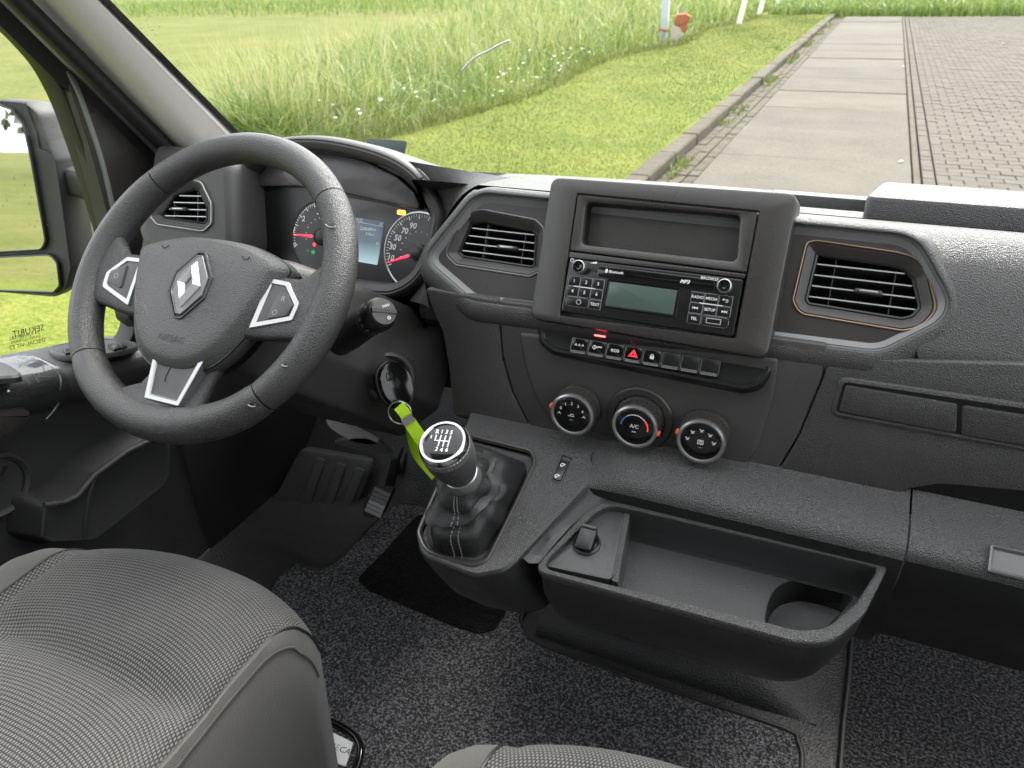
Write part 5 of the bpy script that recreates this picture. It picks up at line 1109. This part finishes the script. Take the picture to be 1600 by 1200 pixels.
# ================================================================== SEATS
def seat(lab, name, x0, x1, yf, zt, bw_l, bw_r, y_back, grp, shift=0.0, crease=True):
    """x0..x1: woven panel at its front; bolsters outside it"""
    cx = (x0+x1)/2; s = thing(name, lab, 'seat', (cx, .1, FZ), grp)
    hw = (x1-x0)/2
    def plan_front(u): return yf-.055*abs(u)**2.4                 # front edge bows back to the sides
    def height(y, fy, u=0.0):
        cf = max(0, 1-max(0, (abs(u)-.7)/.4))
        d = fy-y; z = zt-.012-.006*math.sin(d*6)
        if crease:
            dc = yf-.205-y; z -= .013*cf*math.exp(-(dc/.016)**2); z -= .003*cf*math.exp(-((dc-.035)/.005)**2); z -= .007*(1/(1+math.exp(-dc*60)))
        return z
    NS = 30; rowsM, rowsL, rowsR = [], [], []
    prm = [-1.35+2.7*i/64 for i in range(65)]                     # across, |u|>1 is bolster
    ys = [i/54 for i in range(55)]
    G_ = []
    for u in prm:
        fy = plan_front(u/1.12); col = []
        for t in ys:
            # t 0..0.3 rolls over the front, the rest runs back over the top
            if t < .3:
                a = (1-t/.3)*math.pi*.5*1.0; r = .075; dy = -r+r*math.sin(a); dz = -r+r*math.cos(a); y = fy+dy; z = height(fy-r, fy, u)+dz*1.35
                if t == 0: z -= .24; y -= .012
            else:
                y = fy-.075-(t-.3)/.7*(fy-.075-y_back); z = height(y, fy, u)
            au = abs(u)
            if au > 1:
                v_ = (au-1)/.35; bw_ = bw_l if u < 0 else bw_r; th = min(1, v_/.62)*math.pi/2; rb = .055
                x = cx+math.copysign(hw+bw_*math.sin(th), u)+shift*y
                z += .010*math.sin(math.pi*min(1, v_*2.2))*(1 if t > .15 else .3)-rb*(1-math.cos(th))-(.42*(v_-.62)/.38 if v_ > .62 else 0)
                y -= .022*math.sin(th)*(t < .45)
            else:
                x = cx+u*hw+shift*y; z -= .006*math.exp(-((1-au)/.045)**2)
            col.append(V((x, y, z)))
        G_.append(col)
    L_i = [i for i, u in enumerate(prm) if u <= -1+1e-6]; R_i = [i for i, u in enumerate(prm) if u >= 1-1e-6]; M_i = [i for i, u in enumerate(prm) if -1-.03 <= u <= 1+.03]
    iL, iR = min(range(65), key=lambda i: abs(prm[i]+1)), min(range(65), key=lambda i: abs(prm[i]-1))
    def ugrid(nm, cols, m):
        o = grid(nm, cols, m, s, 60); me = o.data; uv = me.uv_layers.new(name='UVMap'); nrow = len(cols[0]); U_ = [0.0]; pts = []
        for q in range(1, len(cols)): U_.append(U_[-1]+(cols[q][30]-cols[q-1][30]).length)
        for q, c in enumerate(cols):
            acc = 0.0
            for k in range(nrow):
                if k: acc += (c[k]-c[k-1]).length
                pts.append((U_[q], acc))
        for lp_ in me.loops: uv.data[lp_.index].uv = pts[lp_.vertex_index]
        return o
    ugrid('woven_panel', G_[iL:iR+1], M['weave']); ugrid('bolster', G_[:iL+1], M['bolster']); ugrid('bolster', G_[iR:], M['bolster'])
    for i in (iL, iR): tube('seam', [p+V((0, 0, -.0012)) for p in G_[i][2:]], .0022, M['weave_d'] if 'weave_d' in M else M['rubber'], s, 6)
    i = 58; tube('piping', [p+V((.001, 0, .001)) for p in G_[i][1:]], .0014, M['bolster'], s, 6)
    box('seat_base', (cx-hw+.02, y_back-.1, FZ), (cx+hw-.02, yf-.09, zt-.13), M['black'], s, .02)
    return s
seat('grey woven driver seat cushion in front of the steering wheel', 'driver_seat', -.815, -.486, .526, -.602, .085, .020, -.12, 'front seats')
seat('grey woven middle seat cushion, only its front corner in view', 'middle_seat', -.205, .17, .485, -.605, .075, .08, -.12, 'front seats', crease=True)
# seat lever loop and card beside the driver seat
lp = thing('seat_lever', 'black looped seat adjusting handle at the seat base', 'lever', at(540, 1160, 'z', -.93))
Zc = Fr((0, 0, -.93), (0, 1, 0)); lpts = [Zc.w(*Zc.ab(x, y)) for x, y in ((480, 1120), (515, 1128), (548, 1146), (562, 1166), (560, 1190), (545, 1215), (500, 1230))]
tube('handle', sm(lpts, 5, False), .006, M['gloss'], lp, 10)
cdk = slab('card', ccw([Zc.ab(x, y, .0) for x, y in ((486, 1128), (552, 1160), (540, 1197), (476, 1178))]), .001, Zc, -.0015, 0, M['card'], None, .0004, 2); tag(cdk, 'small white card printed GECA beside the driver seat', 'card')
p, q = V(Zc.ab(514, 1164)), V(Zc.ab(547, 1176)); rot = math.atan2(q.y-p.y, q.x-p.x); c_m = (p+q)/2
txt('lettering', 'GE', Zc, c_m.x-.008*math.cos(rot), c_m.y-.008*math.sin(rot), .0125, M['grey'], cdk, .0004, rot=rot); txt('lettering', 'CA', Zc, c_m.x+.009*math.cos(rot), c_m.y+.009*math.sin(rot), .0125, M['black'], cdk, .0004, rot=rot)
# ================================================================== DOOR, PILLAR, MIRROR, WINDSCREEN
X0 = -1.05
DX = Fr((X0, 0, 0), (0, 0, 1), (0, 1, 0))
door = thing('driver_door', 'black plastic driver door with window, pocket and taped armrest', 'door', (X0, .4, -.95))
rows = []
for i in range(24):
    y = -.35+1.23*i/23; s = -.26*(y-.56); zt = -.474+s
    rows.append([(-1.115, y, zt+.004), (-1.085, y, zt), (-1.045, y, zt-.004), (-1.03, y, zt-.010), (-1.022, y, zt-.022), (-1.024, y, zt-.045), (-1.034, y, zt-.062), (-1.052, y, zt-.072), (-1.06, y, zt-.09), (-1.064, y, -.68), (-1.062, y, -.80), (-1.055, y, -.93), (-1.05, y, -1.0)])
card_ = grid('door_card', [r[7:] for r in rows], M['doorp'], door, 60); grid('door_top', [r[:8] for r in rows], M['doort'], door, 60)
# pocket
DI = DX.up(.05)
pk = DI.px([(68, 790), (100, 786), (122, 776), (150, 742), (200, 706), (240, 684), (268, 690), (268, 740), (258, 760), (150, 846), (80, 850), (64, 842)])
stack('door_pocket', pk, [.008, .01, .03, .03, .04, .03, .01, .02, .02, .03, .02, .01], DI, [(-.01, -.07), (0, -.006), (.001, -.002), (.004, 0), (.009, -.002)], M['doorp'], door, seg=6)
tube('pocket_lip', [DI.w(*DI.ab(x, y), -.002) for x, y in ((70, 790), (102, 786), (122, 776), (150, 742), (200, 706), (238, 688))], .0045, M['doort'], door, 8)
tube('pocket_fold', [DI.w(*DI.ab(x, y), -.002) for x, y in ((150, 745), (140, 775), (134, 815), (133, 840))], .004, M['doorp'], door, 8)
# inner release handle and speaker ring at the left edge
DH = DX.up(.012)
stack('release_handle', sm(DH.px([(-40, 640), (0, 636), (26, 634), (39, 644), (28, 662), (0, 680), (-40, 690)]), 4), None, DH, [(0, -.01), (0, .01), (.004, .018), (.010, .020)], M['panel'], door)
a, b = DX.ab(-8, 758, -.012); sp_ = lathe('speaker_ring', DX, [(.050, -.012), (.050, -.004), (.045, 0), (.040, -.004), (.039, -.010)], M['doorp'], door, 40, a, b, cap=False); lathe('speaker_grille', DX, [(.039, -.008), (.0005, -.008)], M['doorp'], sp_, 32, a, b)
strip('speaker_bar', [(a-.02, b-.012), (a+.022, b+.02)], .008, DX, -.01, .002, M['panel'], sp_)
# switch plate on the sill
def sill(x, y): d = ray(x, y); n = V((0, .26, 1)); o = V((X0, .56, -.472)); return d*(o.dot(n)/d.dot(n))
sill_o = sill(145, 545); SF2 = Fr(sill_o, (0, 1, -.26), (1, 0, 0)); SF2 = Fr(sill_o, V((0, 1, -.26)), (1, 0, 0))
pl_ = sm(SF2.px([(76, 546), (110, 538), (160, 532), (205, 536), (216, 544), (190, 552), (130, 560), (90, 558)]), 4)
stack('switch_plate', pl_, None, SF2, [(0, -.004), (0, .002), (.0012, .004), (.005, .0042), (.006, .003), (.008, .003)], M['doort'], door)
for q in ([(98, 546), (118, 542), (122, 550), (102, 555)], [(168, 541), (180, 538), (190, 545), (178, 549)], [(182, 540), (190, 539), (199, 543), (192, 547)]): slab('window_switch', SF2.px(q, .005), .002, SF2, .001, .008, M['black'], door, .0015, 3)
# window: glass, front frame, quarter panel
DW = DX.up(-.02)
curve = [(-60, -30), (-20, 8), (15, 38), (45, 68), (76, 106), (103, 158), (124, 215), (142, 270), (160, 330), (180, 395), (199, 450), (210, 492), (207, 520), (190, 545), (170, 560)]
cv = [DW.ab(*p) for p in curve]; cv = sm(cv, 4, False)
def band(name, pts, w0, w1, fr, c0, c1, m, parent):
    n = len(pts); A, Bp = [], []
    for i in range(n):
        a, b = V(pts[max(0, i-1)]), V(pts[min(n-1, i+1)]); t = (b-a).normalized(); q = V((-t.y, t.x)); p = V(pts[i]); A.append(p+q*w0); Bp.append(p+q*w1)
    k = .3
    rows = [[fr.w(p.x, p.y, c0) for p in A], [fr.w(p.x, p.y, c1-.003) for p in A], [fr.w(*(p.lerp(q, .12)), c1) for p, q in zip(A, Bp)], [fr.w(*(p.lerp(q, .88)), c1) for p, q in zip(A, Bp)], [fr.w(p.x, p.y, c1-.003) for p in Bp], [fr.w(p.x, p.y, c0) for p in Bp]]
    return grid(name, rows, m, parent, 40)
band('window_seal', cv, -.003, .014, DW, -.03, .004, M['frame'], door); band('window_frame', cv, .014, .034, DW, -.03, .010, M['frame'], door)
DQ = DX
qp = [(103, 108), (122, 113), (160, 152), (212, 208), (250, 250), (262, 300), (262, 420), (235, 520), (205, 500), (190, 420), (168, 320), (142, 222)]
quarter = stack('quarter_panel', DQ.px(qp), .01, DQ, [(-.004, -.03), (0, -.006), (.002, -.004), (.004, -.004)], M['doorq'] if 'doorq' in M else M['panel'], door)
band('quarter_strip', sm(DQ.px([(106, 110), (122, 140), (140, 190), (158, 245), (172, 300), (185, 360), (200, 440)]), 4, False), -.0035, .0035, DQ, -.01, .001, M['seal'], door)  # glossy rubber strip, its reflection put into the pale greenish colour
gl = [DW.w(-.5, .35), DW.w(-.5, -.52), DW.w(.98, -.62), DW.w(.98, .0), DW.w(.4, .35)]
mk('window_glass', [p+V((-.012, 0, 0)) for p in gl], [(0, 1, 2, 3, 4)], M['glass'], door, smooth=False)
SQp = lambda x, y: DW.ab(x, y, -.012)
for s, x, y, sz in (('SEKURIT', 44, 517, .013), ('E4 43R-001582', 38, 524, .0075), ('SAINT-GOBAIN', 40, 530, .0065), ('SPECIAL-VIT E2', 43, 537, .0085)):
    a, b = SQp(x, y); a2, b2 = SQp(x+30, y-7); txt('glass_lettering', s, Fr(DW.w(0, 0, -.011), DW.v, DW.u), a, b, sz, M['black'], door, 0, mirror=True, rot=math.atan2(b2-b, a2-a))
# clear tape wrapped over the armrest edge
tp_rows = []
for i in range(10):
    y = .50+.13*i/9; s = -.26*(y-.56); zt = -.474+s; r = [(-1.10, y, zt+.003), (-1.075, y, zt+.002), (-1.045, y, zt-.001), (-1.028, y, zt-.008), (-1.019, y, zt-.022), (-1.020, y, zt-.045), (-1.030, y, zt-.066), (-1.05, y, zt-.078), (-1.058, y, zt-.095)]
    tp_rows.append([V(p)+V((random.uniform(0, .003), 0, random.uniform(0, .003))) for p in r])
tape = thing('clear_tape', 'crumpled clear tape stuck over the torn door armrest', 'tape', (-1.03, .56, -.53)); grid('film', tp_rows, M['film'], tape, 20)
for k in range(5):
    i = random.randint(0, 8); j = random.randint(0, 5); pts = [tp_rows[min(9, max(0, i+int(random.choice((0, 0, 1)))*q))][min(8, j+q)]+V((.0015, 0, .0015)) for q in range(random.choice((2, 3, 4)))]
    if len(pts) > 1: tube('crease', sm(pts, 3, False), random.uniform(.0003, .0007), M['grey'], tape, 5)
for q in ([(72, 655), (85, 640), (97, 622)], [(90, 625), (95, 600), (92, 585), (80, 575)], [(30, 570), (55, 562), (85, 575)]): tube('crease', sm([DX.w(*DX.ab(x, y, .012), .012) if y > 620 else sill(x, y)+V((.0, 0, .003)) if y < 580 else at(x, y, 'x', -1.017) for x, y in q], 4, False), .0007, M['card'], tape, 5)
stack('torn_pad', sm([SF2.ab(x, y, .003) for x, y in ((-40, 572), (0, 568), (20, 575), (34, 588), (0, 592), (-40, 596))], 3), None, SF2, [(0, -.004), (0, .003), (.003, .006)], M['dark'], door)

# ---- A pillar
pil = thing('windscreen_pillar', 'pale grey windscreen pillar trim sloping up behind the wheel', 'pillar', at(320, 230, 'x', -.98))
def line(p0, p1, x, n=14, ext=.8):
    a, b = at(*p0, 'x', x), at(*p1, 'x', x); d = b-a; return [a+d*(-.12+(1.12+ext)*i/(n-1)) for i in range(n)]
XW = -.93
rowsP = [line((362, 205), (160, 0), XW-.012), line((352, 207), (150, 0), XW-.010), line((345, 208), (140, 0), XW-.014), line((318, 212), (112, 0), XW-.024), line((300, 216), (95, 0), XW-.036), line((285, 222), (80, 0), XW-.052), line((277, 228), (64, 0), XW-.075), line((268, 232), (34, 0), XW-.09), line((262, 236), (26, 0), XW-.12)]
grid('pillar_trim', rowsP, M['pillar'], pil, 50)
grid('black_edge', [line((372, 205), (172, 0), XW), line((362, 205), (158, 0), XW-.006), line((362, 205), (158, 0), XW-.03)], M['frame'], pil, 30)
tube('door_seal', line((270, 240), (28, 0), XW-.085, 16), .013, M['rubber'], pil, 10); 
grid('painted_reveal', [line((266, 248), (18, 0), XW-.108), line((258, 250), (8, 2), XW-.112), line((250, 252), (-8, 4), XW-.13)], M['seal2'] if 'seal2' in M else M['trim'], pil, 50)
grid('frame_inner', [line((252, 250), (0, 2), XW-.118), line((240, 262), (-10, 14), XW-.125), line((226, 262), (-22, 18), XW-.13)], M['frame'], pil, 50)

# ---- mirror
MC = at(40, 310, 'y', .90); MF = lean(MC, 6, 12)
mir = thing('side_mirror', 'grey side mirror with upper and lower glass outside driver window', 'mirror', MC)
HS = MF.px([(-90, 165), (0, 155), (38, 158), (60, 175), (75, 220), (88, 250), (100, 330), (112, 420), (104, 452), (85, 465), (0, 458), (-90, 440)])
stack('housing', HS, [.03, .03, .03, .03, .03, .03, .03, .03, .03, .03, .02, .03], MF, [(.03, -.10), (.006, -.07), (0, -.03), (.0005, -.004), (.003, 0), (.007, -.001)], M['mirh'], mir, seg=5)
UG = MF.px([(-80, 180), (0, 164), (22, 172), (40, 195), (52, 250), (74, 375), (68, 388), (0, 392), (-80, 392)]); LG = MF.px([(-80, 405), (0, 402), (82, 398), (92, 410), (96, 445), (86, 455), (0, 452), (-80, 440)])
for nm, q, rr_ in (('upper', UG, [.02, .02, .02, .02, .03, .01, .008, .01, .01]), ('lower', LG, [.01, .01, .01, .012, .012, .015, .01, .01])):
    stack('glass_rim', q, rr_, MF, [(-.004, -.004), (-.003, .006), (0, .007), (.001, .002)], M['frame'], mir, cap1=False, seg=5); q_ = rp(q, rr_, 5, .0005)
    tl = MF if nm == 'upper' else MF; mk('mirror_glass', [MF.w(a, b, .003) for a, b in q_], [tuple(range(len(q_)))], M['mirror'], mir, smooth=False)
arm = [at(x, y, 'y', yy) for x, y, yy in ((70, 250, .93), (110, 262, .92), (150, 275, .93), (190, 290, .95))]
def barq(name, p0, p1, w_, h_, m, parent):
    d = (p1-p0).normalized(); s = V((0, 0, 1)); s = (s-d*s.dot(d)).normalized(); n = d.cross(s); R = []
    for p, k in ((p0, .9), (p0+d*.004, 1), (p1-d*.004, 1), (p1, .9)): R.append([p+s*a*k+n*b*k for a, b in rp(rect(0, 0, h_, w_), .01, 4)])
    v, f = loft(R, True, True); return mk(name, v, f, m, parent)
barq('arm', at(60, 265, 'y', .95), at(190, 300, 'y', .97), .05, .05, M['mirh'], mir); barq('mount', at(95, 330, 'y', .97), at(150, 420, 'y', .97), .05, .07, M['mirh'], mir); barq('arm', at(80, 400, 'y', .95), at(190, 420, 'y', .97), .04, .035, M['mirh'], mir)
strip('housing_line', [MF.ab(40, 160), MF.ab(58, 210), MF.ab(62, 232), MF.ab(82, 240)], .002, MF, .0, .0015, M['black'], mir)
# rain on mirror and glass
def drops(name, pts, fr, r0, r1, lab):
    v, f = [], []
    for a, b in pts:
        r = random.uniform(r0, r1); k = random.uniform(.7, 1.3); o = len(v); n = 7
        for c, q in ((0, 1), (.35, .8), (.55, .4)): v += [fr.w(a+r*q*math.cos(6.283*i/n), b+r*q*k*math.sin(6.283*i/n), c*r) for i in range(n)]
        v.append(fr.w(a, b, .6*r))
        for e in range(2): f += [(o+e*n+i, o+e*n+(i+1) % n, o+(e+1)*n+(i+1) % n, o+(e+1)*n+i) for i in range(n)]
        f += [(o+2*n+i, o+2*n+(i+1) % n, o+3*n) for i in range(n)]
    return tag(mk(name, v, f, M['drop']), lab, 'water drops', kind='stuff')
drops('mirror_drops', [MF.ab(random.uniform(0, 98), random.uniform(165, 440)) for _ in range(70)], MF.up(.004), .0008, .0022, 'rain drops beading on the mirror housing')
# ---- windscreen: curved raked pane
w_b, w_t = at(362, 205, 'x', XW), at(160, 0, 'x', XW); wd_ = (w_t-w_b)
def wscreen(x, s):                                               # s = 0 at the pillar foot, 1 at the top of the view
    e = 1-min(1, ((x+.18)/.75)**2); p = w_b+wd_*s; return V((x, p.y+.13*e, p.z))
ws = [[wscreen(-.93+1.5*i/24, -.42+2.6*j/14) for i in range(25)] for j in range(15)]
win = grid('windscreen', ws, M['glass']); tag(win, 'large raked clear windscreen above the dashboard', 'windscreen')
WSF = Fr(at(240, 70, 'x', XW+.01), wd_, (1, 0.35, 0))
pts = []
for k in range(60):
    s = random.random(); x = 192+110*s+random.gauss(4, 6); y = 4+130*s+random.gauss(0, 5); pts.append(WSF.ab(x, y))
drops('windscreen_drops', pts, WSF, .0005, .0017, 'rain drops along the left edge of the windscreen')
def wpt(x, y):
    d = ray(x, y); best = None
    t = 1.0
    for _ in range(40):
        q = d*t; s = (q.z-w_b.z)/wd_.z; t *= (wscreen(q.x, s).y)/q.y
    return d*t*.998
stem = thing('pale_line', 'thin pale stem-like line across the windscreen', 'stem', wpt(720, 110))  # thin pale line built as a tube on the pane
tube('stem_head', sm([wpt(796, 63), wpt(780, 70), wpt(762, 80), wpt(745, 88), wpt(732, 99), wpt(722, 110)], 4, False), .0013, M['card'], stem, 6)
tube('stem_tail', sm([wpt(722, 110), wpt(717, 130), wpt(716, 150), wpt(722, 180), wpt(730, 205), wpt(738, 232)], 4, False), .0004, M['line_tan'] if 'line_tan' in M else M['strap'], stem, 5)
lf = thing('dry_leaf', 'curled dark leaf scrap lying on the windscreen base', 'leaf', wpt(1555, 318)); tube('curl', sm([wpt(1551, 315), wpt(1558, 318), wpt(1562, 325), wpt(1561, 329)], 4, False), [.0006]+[.0018]*11+[.0006], M['black'], lf, 6); tube('thread', sm([wpt(1528, 294), wpt(1540, 300), wpt(1549, 309)], 4, False), .0007, M['card'], lf, 5)
# ================================================================== REAR OF THE CAB (behind the eye): added light-blocking roof and bulkhead, passenger door
M['liner'] = mat('headliner_cloth', G(0.3, 0.03), 0.9)
roof = thing('roof_light_blocker', 'unseen grey roof section added above the seats to block overhead light', 'roof', (-.18, -.2, .5))  # out of view, stops short of the windscreen; added to shade the cab
rows = []
for i in range(7):
    y = -.43+.60*i/6; rows.append([(x, y, .52-.10*((x+.18)/.9)**4) for x in [-1.05+1.8*k/12 for k in range(13)]])
grid('headliner', rows, M['liner'], roof); grid('roof_skin', [[(p[0], p[1], p[2]+.03) for p in r] for r in rows], M['card'], roof)
bk = thing('bulkhead_light_blocker', 'unseen dark grey bulkhead set close behind the eye to block rear light', 'bulkhead', (-.18, -.78, -.98))  # out of view, pulled in close to keep rear light off the dash
box('panel', (-1.06, -.46, -1.0), (.75, -.43, .50), M['dark'], bk, .01)
for k in range(4): box('rib', (-.95+.45*k, -.428, -.9), (-.87+.45*k, -.415, .4), M['dark'], bk, .005)
pd = thing('passenger_door', 'dark passenger door with window on the right side', 'door', (.73, .2, -.98)); box('lower_panel', (.72, -.5, -1.0), (.76, 1.0, -.45), M['doorp'], pd, .01); box('top_rail', (.70, -.5, -.46), (.745, 1.0, -.43), M['doort'], pd, .008)
mk('window_glass', [(.75, -.45, -.43), (.75, .95, -.43), (.75, .5, .35), (.75, -.45, .35)], [(0, 1, 2, 3)], M['glass'], pd, smooth=False)
